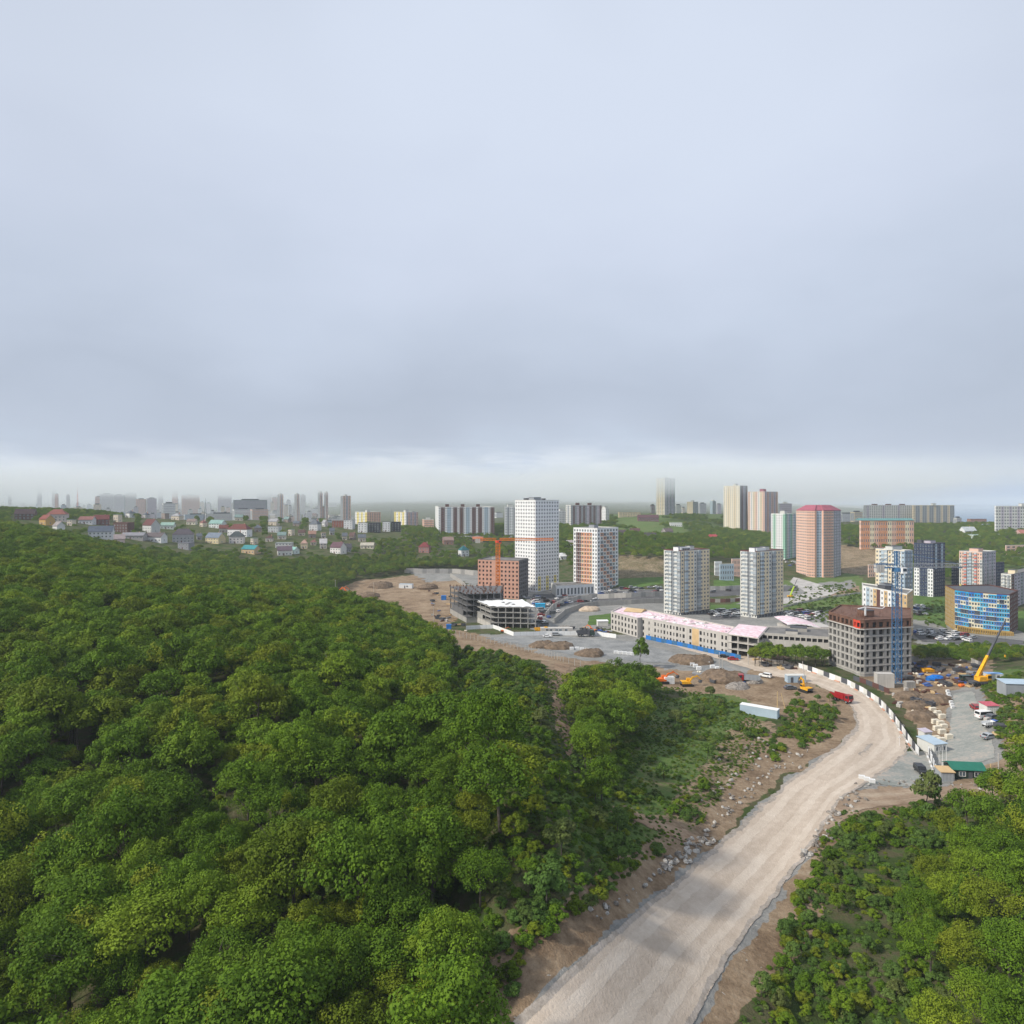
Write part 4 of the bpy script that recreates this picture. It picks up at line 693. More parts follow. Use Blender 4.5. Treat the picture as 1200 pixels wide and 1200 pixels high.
# low pale wing and pink covered roof behind the tree row
p = [W_(886, 326), W_(893, 308), W_(985, 296), W_(985, 318)]; b = B('low_wing', 'low pale unfinished wing behind the row of roadside trees', p, ztop(741.5, 308), 2, cat='building')
b.blank(0, CONCL); b.face(1, 14, CONCL, (.8, .35, .55), pane=False, rec=.8); b.blank(2, CONCL); b.blank(3, CONCL); b.done([(.3, .5, 7, 5, 1., CONC), (.7, .4, 5, 4, .8, CONCL)], parapet=CONCL)
root = empty('canopy_hall', (*W_(920, 340), h(*W_(920, 340))), label='hall under a humped pink and white membrane roof left of the concrete block', cat='building'); mb = MB()
mb.box(0, 22, -2, 10, -2, 7, CONCL); mb.build('wall', root); prof = []
mb = MB()
for i in range(12):
    a, c = i/12, (i+1)/12; z_a = 8.2+3.2*sin(pi*(a*.9+.1)**.8)-4.5*a; z_c = 8.2+3.2*sin(pi*(c*.9+.1)**.8)-4.5*c; mb.face([(a*27-1, -5, z_a-1), (c*27-1, -5-c*2, z_c-1), (c*27-1, 12, z_c), (a*27-1, 12, z_a)], PINKM); mb.face([(a*27-1, -5, z_a-1.5), (c*27-1, -5-c*2, z_c-1.5), (c*27-1, -5-c*2, z_c-1), (a*27-1, -5, z_a-1)], WHITE)
mb.build('roof', root)
# --- dark skeleton with rebar, pale skeleton with white roof sheet
z0 = h(*W_(547, 397)); z1 = ztop(696, 397); p = [W_(527.5, 432), W_(547, 397), W_(587, 402), W_(590, 436)]
root, L, hh = frame('concrete_skeleton', 'dark concrete skeleton bristling with rebar on its top floor', p, z0, z1, 5, CONCD, (6, 5), walls=((0, 0, 1, CONC, 0, 1), (1, 0, 1, CONC, 0, .8), (0, 1, 2, CONCD, .1, .8)))
k = 0
for i in range(9):
    for j in range(6):
        q = L[1].lerp(L[2], i/8).lerp(L[0].lerp(L[3], i/8), j/5); q = q+Vector((R.uniform(-1.3, 1.3), R.uniform(-1.3, 1.3)))*(1 if 0 < i < 8 and 0 < j < 5 else 0); mb = MB()
        for e in range(6): rx, ry = q.x+R.uniform(-.7, .7), q.y+R.uniform(-.7, .7); mb.bar((rx, ry, hh), (rx+R.uniform(-.08, .08), ry, hh+R.uniform(1.0, 2.0)), .08, RUST, 3)
        mb.box(q.x-.35, q.x+.35, q.y-.35, q.y+.35, hh, hh+R.uniform(.4, 1.3), FORM); mb.build('rebar_cage', root)
z0 = h(*W_(575, 378)); z1 = ztop(711, 378); p = [W_(557, 402), W_(575, 378), W_(628, 375), W_(612, 403)]
root, L, hh = frame('concrete_skeleton', 'pale concrete skeleton under a white roof sheet, nearest to the white site fence', p, z0, z1, 4, CONC, (7, 4), walls=((0, 0, 1, CONCL, 0, 1), (0, 1, 2, CONC, 0, .5)))
mb = MB(); nn = 14; G_ = [[L[0].lerp(L[3], i/nn).lerp(L[1].lerp(L[2], i/nn), j/8) for j in range(9)] for i in range(nn+1)]; zz = [[hh+.25+R.uniform(-.12, .35) for j in range(9)] for i in range(nn+1)]
for i in range(nn):
    for j in range(8):
        if 5 < i < 9 and 2 < j < 6 and (i+j) % 2: continue
        mb.face([(*G_[a][c_2], zz[a][c_2]) for a, c_2 in ((i, j), (i, j+1), (i+1, j+1), (i+1, j))], WHITE)
mb.build('roof_sheet', root)
# --- rounded concrete block under construction (near)
Po = [(971,288),(1000,272),(1003.5,269.3),(1008,267.8),(1013,267.3),(1068,272.5),(1067.5,298),(985,308)]
P0 = [W_(*q) for q in Po]; g0 = ztop(789.5, 267); b = B('rounded_concrete_block', 'seven storey raw concrete block with a rounded front and brown formwork on top', P0, ztop(727, 267), 7, cat='building', z0=g0, ground=True)
def wo(bb, f): return FORM if f == 6 else CONC
nb = [6, 1, 1, 1, 7]
for i in range(5): b.face(i, nb[i], (lambda bb, f: REDNET if f == 6 else wo(bb, f)) if i in (1, 2) else wo, (lambda bb, f: [(.58, .7, .15), (.42, .7, .15), (.66, .7, .15)][(bb*5+i) % 3]) if nb[i] > 1 else (.74, .62, .18), pane=False, rec=.8, band=(CONCL, 1))
for i in (5, 6, 7): b.face(i, 4, wo, pane=False, rec=.7, vis=False)
b.roofm = FORM; b.done([(.5, .5, 5, 4, 2., FORM)], parapet=FORM); mb = MB(); cen = sum(b.L, Vector((0, 0)))/len(b.L)
for i in range(120):
    q = b.L[R.randrange(len(b.L))].lerp(cen, sqrt(R.random())*.98); mb.bar((q.x, q.y, b.H-.5), (q.x+R.uniform(-.1, .1), q.y, b.H+R.uniform(.7, 1.5)), .08, RUST, 3)
for i in range(5): q = b.L[i].lerp(cen, .02); q2 = b.L[i+1].lerp(cen, .02); mb.bar((q.x, q.y, b.H+1.1), (q2.x, q2.y, b.H+1.1), .08, RUST, 3); mb.bar((q.x, q.y, b.H+.6), (q2.x, q2.y, b.H+.6), .08, RUST, 3)
mb.build('rebar_mesh', b.root); mb = MB()
for i in range(5): q, q2 = b.L[i], b.L[i+1]; n = (q-cen).normalized()*.9; n2 = (q2-cen).normalized()*.9; z = b.fh*6; mb.face([(q.x, q.y, z-.1), (q2.x, q2.y, z-.1), (q2.x+n2.x, q2.y+n2.y, z-.1), (q.x+n.x, q.y+n.y, z-.1)], CONCL); mb.face([(q.x+n.x, q.y+n.y, z-.2), (q2.x+n2.x, q2.y+n2.y, z-.2), (q2.x+n2.x, q2.y+n2.y, z+.2), (q.x+n.x, q.y+n.y, z+.2)], CONCL)
mb.build('work_platform', b.root)
# --- pale apartment tower and lower block behind the concrete block
p = box2(1026, 1060, 1069.5, 424, 24); b = B('residential_tower', 'cream and pale blue tower behind the blue tower crane', p, ztop(645, 424), 15)
b.face(0, 9, lambda bb, f: [BEIGE, OFFW, LBLUE, LBLUE, BEIGE, OFFW, LBLUE, OFFW, LBLUE][bb], (.52, .5, .25), bal={2: 'b', 3: 'w', 6: 'b'}); b.face(1, 5, lambda bb, f: GREY if bb % 2 else LBLUE, (.5, .5, .25)); b.face(2, 6, OFFW, vis=False); b.face(3, 5, OFFW, vis=False); b.done([(.5, .5, 9, 5, 2, OFFW)])
p = [W_(1010, 392), W_(1011, 380), W_(1063, 345), W_(1070, 362)]; b = B('stepped_block', 'white and tan lower block with dark vertical strips beside the blue crane', p, ztop(686, 380), 8)
b.blank(0, OFFW); b.face(1, 12, lambda bb, f: [WHITE, LBLUE, OFFW, TAN, BROWN, WHITE, TAN, WHITE, LBLUE, BROWN, TAN, TAN][bb], (.4, .5, .25), skip=lambda bb, f: bb in (4, 9)); b.face(2, 4, TAN, (.4, .5, .25)); b.blank(3, OFFW); b.done([(.3, .5, 5, 4, 2, GREY), (.7, .5, 6, 4, 1.5, DGREY)])
# --- dark blue tower
p = box2(1071, 1093.5, 1107.5, 507, 35); b = B('residential_tower', 'dark navy tower with two white window stacks on its lower half', p, ztop(637, 507), 15)
b.face(0, 7, lambda bb, f: WHITE if bb in (0, 1, 5, 6) and f < 8 else NAVY, (.5, .6, .2), bal=None); b.face(1, 6, lambda bb, f: LBLUE if bb in (1, 4) and f > 7 else NAVY, (.5, .6, .2)); b.face(2, 5, NAVY, vis=False); b.face(3, 5, NAVY, vis=False); b.done([(.5, .5, 8, 5, 1.6, LILAC), (.2, .2, 3, 3, 2, DGREY)], parapet=DGREY)
p = box2(1124, 1151, 1167, 500, 35); b = B('residential_tower', 'pinkish beige tower with two orange red balcony stripes', p, ztop(647, 500), 14)
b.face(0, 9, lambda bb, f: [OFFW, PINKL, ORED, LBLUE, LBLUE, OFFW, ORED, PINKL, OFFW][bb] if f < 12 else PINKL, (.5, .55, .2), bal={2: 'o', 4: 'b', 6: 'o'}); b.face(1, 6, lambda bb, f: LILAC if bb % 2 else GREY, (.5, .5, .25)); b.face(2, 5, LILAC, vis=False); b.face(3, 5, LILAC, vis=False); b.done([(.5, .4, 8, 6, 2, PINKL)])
p = box2(1161, 1166, 1177, 515, 35); b = B('residential_tower', 'narrow navy tower half hidden behind the pinkish beige tower', p, ztop(660, 515), 11); b.face(0, 3, NAVY); b.face(1, 6, NAVY, (.5, .6, .2)); b.blank(2, NAVY); b.blank(3, NAVY); b.done(parapet=DGREY)
p = box2(1115, 1117, 1127, 520, 35); b = B('residential_tower', 'small navy block left of the pinkish beige tower', p, ztop(664, 520), 9); b.face(0, 2, NAVY); b.face(1, 5, NAVY, (.5, .6, .2)); b.blank(2, NAVY); b.blank(3, NAVY); b.done(parapet=DGREY)
p = box2(1173, 1185, 1216, 458, 40); b = B('residential_tower', 'grey beige block with a brown stripe cut by the right picture edge', p, ztop(673, 458), 10)
b.face(0, 5, lambda bb, f: LILAC if bb % 2 else OFFW, bal={1: 'w', 3: 'g'}); b.face(1, 9, lambda bb, f: BROWN if bb == 0 else (LILAC if bb % 3 else GREY), (.5, .5, .25)); b.face(2, 5, OFFW, vis=False); b.face(3, 5, OFFW, vis=False); b.done([(.6, .2, 6, 4, 2, BEIGE)])
# --- blue staggered office block
P0 = [W_(1107.5, 399), W_(1119, 379), W_(1135, 371), W_(1152, 366), W_(1168, 361.5), W_(1183, 359), W_(1193, 376), W_(1160, 402)]
zb = ztop(691, 379); b = B('office_block', 'curved office block in staggered blue and turquoise panels with a gold side', P0, zb, 9, cat='office building', z0=ztop(746, 359)+.5)
rr = random.Random(3); cc = {}
def bl(i):
    def f_(bb, f):
        k = (i, (bb+(f % 2))//2, f)
        if f == 0: return GOLD
        if k not in cc: cc[k] = rr.choice([BLUE1, BLUE1, BLUE1, BLUE2, BLUE2, BLUE2, CREAM, NAVY])
        return cc[k]
    return f_
b.face(0, 5, GOLD, (.3, .7, .1)); b.roofm = DGREY
for i, n in ((1, 5), (2, 5), (3, 5), (4, 5)): b.face(i, n, bl(i), lambda bb, f: (.55, .8, .05) if f == 0 else (.68, .5, .25), band=(CREAM, 1), st='g')
for i in (5, 6, 7): b.face(i, 6, BROWN, vis=False)
b.done(parapet=BROWN); mb = MB(); z = b.fh
for i in range(1, 5): q, q2 = b.L[i], b.L[i+1]; mb.face([(q.x, q.y-3, z), (q2.x, q2.y-3, z), (q2.x, q2.y, z+.1), (q.x, q.y, z+.1)], GOLD); mb.face([(q.x, q.y-3, z-.6), (q2.x, q2.y-3, z-.6), (q2.x, q2.y-3, z), (q.x, q.y-3, z)], GOLD)
for i in range(26): t = i/25*3.99; k = int(t); q = b.L[1+k].lerp(b.L[2+k], t-k); mb.box(q.x-.25, q.x+.25, q.y-3, q.y-2.5, -2, z-.6, GOLD)
mb.build('arcade', b.root)
# --- pink tower pair
P0 = [W_(933, 672), W_(944.5, 655), W_(945, 650), W_(955, 645), W_(957, 647), W_(963, 647), W_(965, 645), W_(977, 650), W_(985.5, 668), W_(974, 690), W_(945, 690)]
b = B('residential_tower', 'big orange pink brick tower with a crimson roof', P0, ztop(598, 650), 24, z0=ztop(679.5, 645), cap=100)
wp = lambda bb, f: PINK if f > 2 else PINKL
for i, n in ((0, 6), (2, 5), (4, 2), (6, 6)): b.face(i, n, (lambda bb, f: LBLUE) if i == 4 else (lambda bb, f: PINKL if i == 0 or (bb in (0, 5)) else PINK), (.58, .5, .25), top=CRIM)
for i in (1, 3, 5): b.blank(i, PINK)
b.face(7, 6, lambda bb, f: LILAC if bb % 2 else GREY, (.5, .5, .25), top=CRIM)  # shade of the right side is put into its grey and lilac panels
for i in (8, 9, 10): b.face(i, 6, PINK, vis=False)
b.roofm = CRIM; b.done(parapet=CRIM)
mb = MB(); cen = sum(b.L, Vector((0, 0)))/len(b.L); n = len(b.L)
for i in range(n): q, q2 = b.L[i], b.L[(i+1) % n]; c1 = q.lerp(cen, .45); c2 = q2.lerp(cen, .45); mb.face([(q.x, q.y, b.H+.15), (q2.x, q2.y, b.H+.15), (c2.x, c2.y, b.H+5), (c1.x, c1.y, b.H+5)], CRIM)
mb.face([tuple(b.L[i].lerp(cen, .45))+(b.H+5,) for i in range(n)], CRIM); mb.build('pitched_roof', b.root)
# --- farther towers
def tower(xl, xc, xr, Y, yt, nf, lab, wl, wr, nl=6, nr=5, th=45, name='residential_tower', cap=0, boxes=((.5, .5, 6, 5, 3, OFFW),), par=None, cat='apartment building', group=None, **k):
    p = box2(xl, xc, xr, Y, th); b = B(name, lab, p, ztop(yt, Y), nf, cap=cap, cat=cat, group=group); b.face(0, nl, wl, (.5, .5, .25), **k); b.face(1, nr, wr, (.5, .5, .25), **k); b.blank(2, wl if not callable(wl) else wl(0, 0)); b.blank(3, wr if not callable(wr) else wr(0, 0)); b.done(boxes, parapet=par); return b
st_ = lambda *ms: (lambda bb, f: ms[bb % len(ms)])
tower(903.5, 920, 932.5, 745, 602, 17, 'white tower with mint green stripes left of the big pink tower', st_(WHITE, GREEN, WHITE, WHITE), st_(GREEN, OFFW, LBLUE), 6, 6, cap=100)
tower(848, 867, 876, 1070, 569, 25, 'cream white slab tower whose top fades into the cloud', st_(SUNCREAM, SUNCREAM, BEIGE), st_(GREY, BROWN, LILAC), 8, 5, 35)  # sunlit left and shaded right side are painted into the panel colours
tower(876.5, 896, 911.5, 1000, 576, 24, 'peach striped tower between the cream slab and the mint tower', st_(PINKL, WHITE, BEIGE), st_(LILAC, PINK), 7, 6, 40, boxes=((.5, .5, 8, 6, 4, CRIM),))  # bright left, duller right: light and shade put into the stripe colours
tower(769, 779, 791, 1300, 560, 26, 'lone cream tower on the green hill vanishing into the cloud', st_(SUNCREAM, BEIGE), st_(LILAC, GREY), 5, 6, 48)  # warm sun on the left side, shade on the right, both coloured in
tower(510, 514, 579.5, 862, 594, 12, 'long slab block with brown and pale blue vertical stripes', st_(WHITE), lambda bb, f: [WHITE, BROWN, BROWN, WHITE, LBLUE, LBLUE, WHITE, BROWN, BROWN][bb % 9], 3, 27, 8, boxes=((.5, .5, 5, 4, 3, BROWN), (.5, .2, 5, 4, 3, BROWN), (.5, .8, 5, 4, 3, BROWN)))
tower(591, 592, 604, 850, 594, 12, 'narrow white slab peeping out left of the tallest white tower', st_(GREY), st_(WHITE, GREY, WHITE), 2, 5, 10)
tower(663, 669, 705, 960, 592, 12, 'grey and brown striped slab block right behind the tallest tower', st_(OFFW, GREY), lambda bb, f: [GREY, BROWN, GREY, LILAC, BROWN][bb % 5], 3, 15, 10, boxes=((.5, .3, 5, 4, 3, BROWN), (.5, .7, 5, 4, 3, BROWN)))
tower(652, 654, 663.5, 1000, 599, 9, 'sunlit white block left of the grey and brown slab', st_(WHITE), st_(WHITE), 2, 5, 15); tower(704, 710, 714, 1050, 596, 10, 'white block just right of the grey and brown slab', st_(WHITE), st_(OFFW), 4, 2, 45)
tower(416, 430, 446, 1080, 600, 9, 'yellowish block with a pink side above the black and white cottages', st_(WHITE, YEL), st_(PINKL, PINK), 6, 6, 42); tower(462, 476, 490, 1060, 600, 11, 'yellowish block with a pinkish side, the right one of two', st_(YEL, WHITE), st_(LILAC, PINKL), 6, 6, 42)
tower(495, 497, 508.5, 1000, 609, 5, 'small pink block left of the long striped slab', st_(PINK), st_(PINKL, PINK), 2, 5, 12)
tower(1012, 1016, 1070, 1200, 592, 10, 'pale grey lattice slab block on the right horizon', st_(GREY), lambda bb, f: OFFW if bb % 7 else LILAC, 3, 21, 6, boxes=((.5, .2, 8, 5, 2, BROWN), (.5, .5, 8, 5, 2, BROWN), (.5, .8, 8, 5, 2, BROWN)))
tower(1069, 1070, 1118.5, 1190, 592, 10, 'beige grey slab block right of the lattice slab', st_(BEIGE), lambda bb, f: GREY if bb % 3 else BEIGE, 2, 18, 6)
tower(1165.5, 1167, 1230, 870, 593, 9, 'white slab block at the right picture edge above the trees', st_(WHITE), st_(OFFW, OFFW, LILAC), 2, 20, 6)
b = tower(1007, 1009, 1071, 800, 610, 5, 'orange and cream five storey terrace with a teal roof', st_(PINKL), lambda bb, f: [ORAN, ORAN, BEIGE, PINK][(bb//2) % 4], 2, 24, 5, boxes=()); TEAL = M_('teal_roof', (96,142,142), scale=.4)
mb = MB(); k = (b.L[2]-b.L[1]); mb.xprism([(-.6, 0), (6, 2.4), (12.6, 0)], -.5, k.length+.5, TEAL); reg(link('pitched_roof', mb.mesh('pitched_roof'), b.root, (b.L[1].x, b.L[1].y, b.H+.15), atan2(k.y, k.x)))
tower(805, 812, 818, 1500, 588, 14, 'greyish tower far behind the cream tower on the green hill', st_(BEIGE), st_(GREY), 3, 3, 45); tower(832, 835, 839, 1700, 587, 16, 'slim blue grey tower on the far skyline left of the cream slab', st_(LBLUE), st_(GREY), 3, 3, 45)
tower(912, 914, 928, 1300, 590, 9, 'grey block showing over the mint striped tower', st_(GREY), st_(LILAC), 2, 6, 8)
# slim hazy towers on the left
for xl, xc, xr, Y, yt, lab in ((325, 328, 332, 1750, 579, 'leftmost slim grey tower of the hazy row'), (345, 348, 351, 1750, 579, 'slim grey tower, second of the hazy row'), (372.5, 375, 378, 1650, 577, 'slim grey tower with a pinkish side beside another in the haze'), (380, 382, 384.5, 1650, 577, 'thin pinkish tower touching the slim grey one in the haze'), (399, 402, 411, 1600, 581, 'broad grey and cream tower at the right end of the hazy row')):
    tower(xl, xc, xr, Y, yt, 22, lab, st_(GREY), st_(PINKL, LILAC), 3, 3, 45, group='slim towers fading into the haze')
# teal kindergarten and small buildings behind the twin towers
for xl, xc, xr, Y, yb, yt, wm_, lab in ((837, 838, 846, 600, 677, 658, WHITE, 'small white three storey house between the twin towers'), (843, 844, 860, 585, 676, 661, LBLUE, 'low turquoise and white building between the twin towers'), (857, 858, 868, 610, 672, 655, PINKL, 'small peach building with an orange roof between the twin towers'), (1017, 1018, 1032, 640, 668, 662, PINKL, 'low pinkish hall in front of the bare earth hillside'), (1178, 1179, 1215, 720, 646, 639, PINKL, 'low salmon terrace at the right edge below the forest')):
    p = box2(xl, xc, xr, Y, 12); b = B('low_building', lab, p, ztop(yt, Y), 3, cat='building', cap=100); b.face(0, 2, wm_); b.face(1, 6, wm_); b.blank(2, wm_); b.blank(3, wm_); b.roofm = ORAN if 'orange' in lab else ROOFG; b.done()
# ---------------------------------------------------------------- village
def colm(prefix, rgb, **k):
    a = sum(rgb)/3; rgb = tuple(int((a+(c-a)*.72)*.95) for c in rgb)
    return M_('%s_%d_%d_%d' % ((prefix,)+tuple(rgb)), rgb, **k)
_wh = {}
for (x0, x1, yb, yt, wc, rc, yaw, st, lab) in HS:
    c = (x0+x1)/2; p = at(c, yb, 560 if c < 1000 else 820); s = p.y/F; Wd = (x1-x0)*s*.92; tot = min(max((yb-yt)*s*.95, 5.5), 14); dp = min(max(Wd*.7, 6), 10); Wd = Wd if Wd < 26 else Wd
    cosy = abs(cos(radians(yaw))); Wd2 = max(4.5, (Wd-dp*abs(sin(radians(yaw))))/cosy); wh_ = tot*(.58 if st != 'f' else 1); wm_ = colm('wall', wc, scale=.3, var=.06); rm = colm('roof', rc, scale=.5, var=.12)
    t = empty('house' if 'shed' not in lab and 'garages' not in lab else 'shed', (p.x, p.y+dp/2, p.z), radians(yaw), label=lab, cat='house', group='cottages of the loose village' if 'loose village' in lab else None); hw = Wd2/2; mb = MB()
    mb.box(-hw, hw, -dp/2, dp/2, -4, wh_, wm_)
    if st == 'g':
        for sx in (-hw, hw): mb.face([(sx, -dp/2, wh_), (sx, dp/2, wh_), (sx, 0, tot)], wm_)
    mb.build('wall', t); mb = MB()
    if st == 'g':
        o_ = .5; k = (tot-wh_)/(dp/2)
        for sg in (-1, 1): mb.face([(-hw-o_, sg*(dp/2+o_), wh_-o_*k), (hw+o_, sg*(dp/2+o_), wh_-o_*k), (hw+o_, 0, tot+.05), (-hw-o_, 0, tot+.05)], rm); mb.face([(-hw-o_, sg*(dp/2+o_), wh_-o_*k+.2), (hw+o_, sg*(dp/2+o_), wh_-o_*k+.2), (hw+o_, 0, tot+.25), (-hw-o_, 0, tot+.25)], rm)
        for sx in (-hw-o_, hw+o_):
            for sg in (-1, 1): mb.face([(sx, sg*(dp/2+o_), wh_-o_*k), (sx, 0, tot+.05), (sx, 0, tot+.25), (sx, sg*(dp/2+o_), wh_-o_*k+.2)], FRW)
    elif st == 'h':
        o_ = .5; a, b_ = hw+o_, dp/2+o_; rg = max(.3, a-b_); E = [(-a, -b_, wh_), (a, -b_, wh_), (a, b_, wh_), (-a, b_, wh_)]; R1, R2 = (-rg, 0, tot), (rg, 0, tot)
        mb.face([E[0], E[1], R2, R1], rm); mb.face([E[2], E[3], R1, R2], rm); mb.face([E[1], E[2], R2], rm); mb.face([E[3], E[0], R1], rm); mb.face(E[::-1], rm)
    else: mb.box(-hw-.3, hw+.3, -dp/2-.3, dp/2+.3, wh_, wh_+.3, rm)
    rf = mb.build('roof', t)
    if st != 'f': mb = MB(); mb.box(hw*.4, hw*.4+.7, .5, 1.2, wh_, tot+.9, BRICK); mb.build('chimney', rf)
    nf = max(1, int(wh_/2.8)); nb = max(2, int(Wd2/3))
    for f in range(nf):
        for i in range(nb):
            x = -hw+(i+.5)*Wd2/nb; wv = link('window', window_mesh(1.3, 1.4, 'w'), t, (x, -dp/2-.02, .9+f*2.8))
    for sg, an in ((-1, -pi/2), (1, pi/2)): link('window', window_mesh(1.2, 1.3, 'w'), t, (sg*(hw+.02), 0, .9), an)
    mb = MB(); mb.box(-hw*.15-.5, -hw*.15+.5, -dp/2-.08, -dp/2-.01, 0, 2.1, BROWN); mb.build('door', t)
# ---------------------------------------------------------------- far city
def far_block(x0, x1, yb, yt, Y, m, lab, name='apartment_block', grp='pale blocks of the far city dissolving in the haze', th=None):
    z0 = h(*W_((x0+x1)/2, Y)); z1 = ztop(yt, Y); z1 = max(z1, z0+6); th = radians(R.uniform(12, 40))
    wpx = (x1-x0)*Y/F; dpt = min(wpx*.5, 14); c = W_((x0+x1)/2, Y); t = empty(name, (*c, z0), th, label=lab, cat='building', group=grp); w2 = wpx/2; n = max(2, int((z1-z0)/3)); mb = MB(); mb.box(-w2, w2, 0, dpt, -8, z1-z0, m)
    for f in range(n): zz = 1+f*(z1-z0-1)/n; mb.box(-w2*.94, w2*.94, -.12, 0, zz, zz+1.1, LILAC)
    for sx in (-w2, w2): mb.box(sx-.15, sx+.15, .5, dpt-.5, 2, z1-z0-2, GREY)
    mb.build('wall', t); mb = MB(); mb.box(-w2*.5, w2*.5, dpt*.2, dpt*.8, z1-z0, z1-z0+2.5, DGREY); mb.box(-w2-.3, w2+.3, -.3, dpt+.3, z1-z0-.05, z1-z0+.3, GREY); mb.build('roof', t)
fc = [(44,48,581,568,2400,WHITE,'pair of slim white towers high on the hazy left hill, the left one'),(61,64,583,571,2300,WHITE,'pair of slim white towers high on the hazy left hill, the right one'),(64.5,68,588,579,2200,ORAN,'small orange tower right below the slim white towers'),(78,81.5,588,580,2200,WHITE,'short white tower right of the small orange one'),(10,13,577,569,2600,WHITE,'thin white tower at the extreme left skyline'),
(112,118,592,582,2100,PINKL,'narrow pinkish block at the left end of the white cluster'),(118,132,592,579,2100,WHITE,'wide white block in the bright cluster of the far city'),(134,145,592,580,2050,WHITE,'white block right of the widest one in the bright cluster'),(146,159,585,578,2250,OFFW,'pale block behind the bright cluster'),(160,170,597,585,1900,PINKL,'pinkish striped tower beside the bright cluster'),(173,183,598,584,1900,LILAC,'lilac grey tower right of the pinkish striped one'),(186,191,583,574,2400,WHITE,'short white tower above the lilac one'),
(192,205,610,590,1250,WHITE,'pale tower with pink edges standing in front of the far city'),(202,208,588,576,2300,PINK,'faint pink slim tower in the haze'),(214,233,591,580,2200,PINKL,'wide faint peach slab in the haze'),(256,271,590,577,2500,LILAC,'wide faint grey slab in the haze'),(275,312,606,586,1500,GREY,'big grey hall with a white front, largest block of the far city'),(275,296,609,597,1400,WHITE,'white fronted hall before the big grey hall'),(296,314,609,597,1390,PINKL,'pinkish hall beside the white fronted hall'),(243,278,610,602,1420,OFFW,'long low white shed left of the white fronted hall'),
(218,242,609,603,1450,LBLUE,'long low bluish shed further left'),(303,326,583,579,2600,WHITE,'thin white strip block high in the haze'),(319,325,592,583,2400,PINKL,'small faint pink block above the grey hall'),(352,358,592,580,2500,OFFW,'faint pale tower between the slim grey ones'),(482,488,606,600,1900,OFFW,'small pale block left of the long striped slab'),(581,590,606,601,1900,WHITE,'pale low block between the striped slab and the white tower'),(763,768,606,592,1500,BROWN,'small brown block left of the lone cream tower'),(792,799,606,592,1600,OFFW,'white block right of the lone cream tower'),(820,828,605,590,1800,GREY,'grey block in the middle distance left of the cream slab'),(840,846,604,591,1900,LILAC,'lilac block just left of the cream slab'),(799,804,602,595,1900,BEIGE,'small beige block on the skyline of the green hill'),(1120,1128,614,607,1150,OFFW,'small white works building at the right above the trees'),(985,1005,606,602,1500,WHITE,'low white shed on the far right ridge'),(1000,1012,612,600,1350,BEIGE,'beige block left of the lattice slab')]
for a in fc: far_block(*a)
rr = random.Random(21); n = 0
while n < 290:
    x = rr.triangular(0, 420, 170); Y = rr.uniform(1500, 3800); tall = rr.random() < .35; wd = rr.uniform(3.5, 7) if tall else rr.uniform(6, 18); g = h(*W_(x, Y)); yb = HY-g/Y*F
    if 270 < x < 320 and Y < 2000: continue
    hgt = rr.uniform(28, 55) if tall else rr.uniform(9, 26); m = rr.choice([WHITE, WHITE, OFFW, OFFW, LILAC, PINKL, LBLUE, BEIGE]); far_block(x, x+wd*1900/Y, yb, HY-(g+hgt)/Y*F, Y, m, ('pale tall tower' if tall else 'pale low slab')+' of the far hazy city', grp='unlike tinted blocks of the far city' if 0 else 'small blocks scattered over the far city in haze'); n += 1
def mast(px, yb, yt, Y, m, lab, w_=.5, name='radio_mast'):
    p = W_(px, Y); z0 = h(*p); z1 = ztop(yt, Y); t = empty(name, (*p, z0), label=lab, cat='mast'); mb = MB(); H_ = z1-z0; w = w_*2
    for a, b_ in ((-1, -1), (1, -1), (0, 1.2)): mb.bar((a*w, b_*w, -1), (a*w*.15, b_*w*.15, H_), .3*w_*2, m, 4, .14)
    k = int(H_/4)
    for i in range(k): f = 1-.85*i/k; g = 1-.85*(i+1)/k; mb.bar((-w*f, -w*f, H_*i/k), (w*g, -w*g, H_*(i+1)/k), .18, m, 3); mb.bar((w*f, -w*f, H_*i/k), (0, 1.2*w*g, H_*(i+1)/k), .18, m, 3)
    mb.build('lattice', t); mb = MB(); mb.cyl((0, 0, H_+2), (0, 0, 1), .15, 5, m, 5); mb.build('aerial', t)
mast(241, 612, 588, 900, DGREY, 'dark lattice mast above the village', .9); mast(91, 600, 566, 1800, REDNET, 'tall thin red and white mast in the haze', 1.1); mast(459, 612, 596, 1150, GREY, 'grey thin mast between the two yellowish blocks', .6); mast(800, 618, 602, 1200, GREY, 'thin pole mast on the green hill', .5)
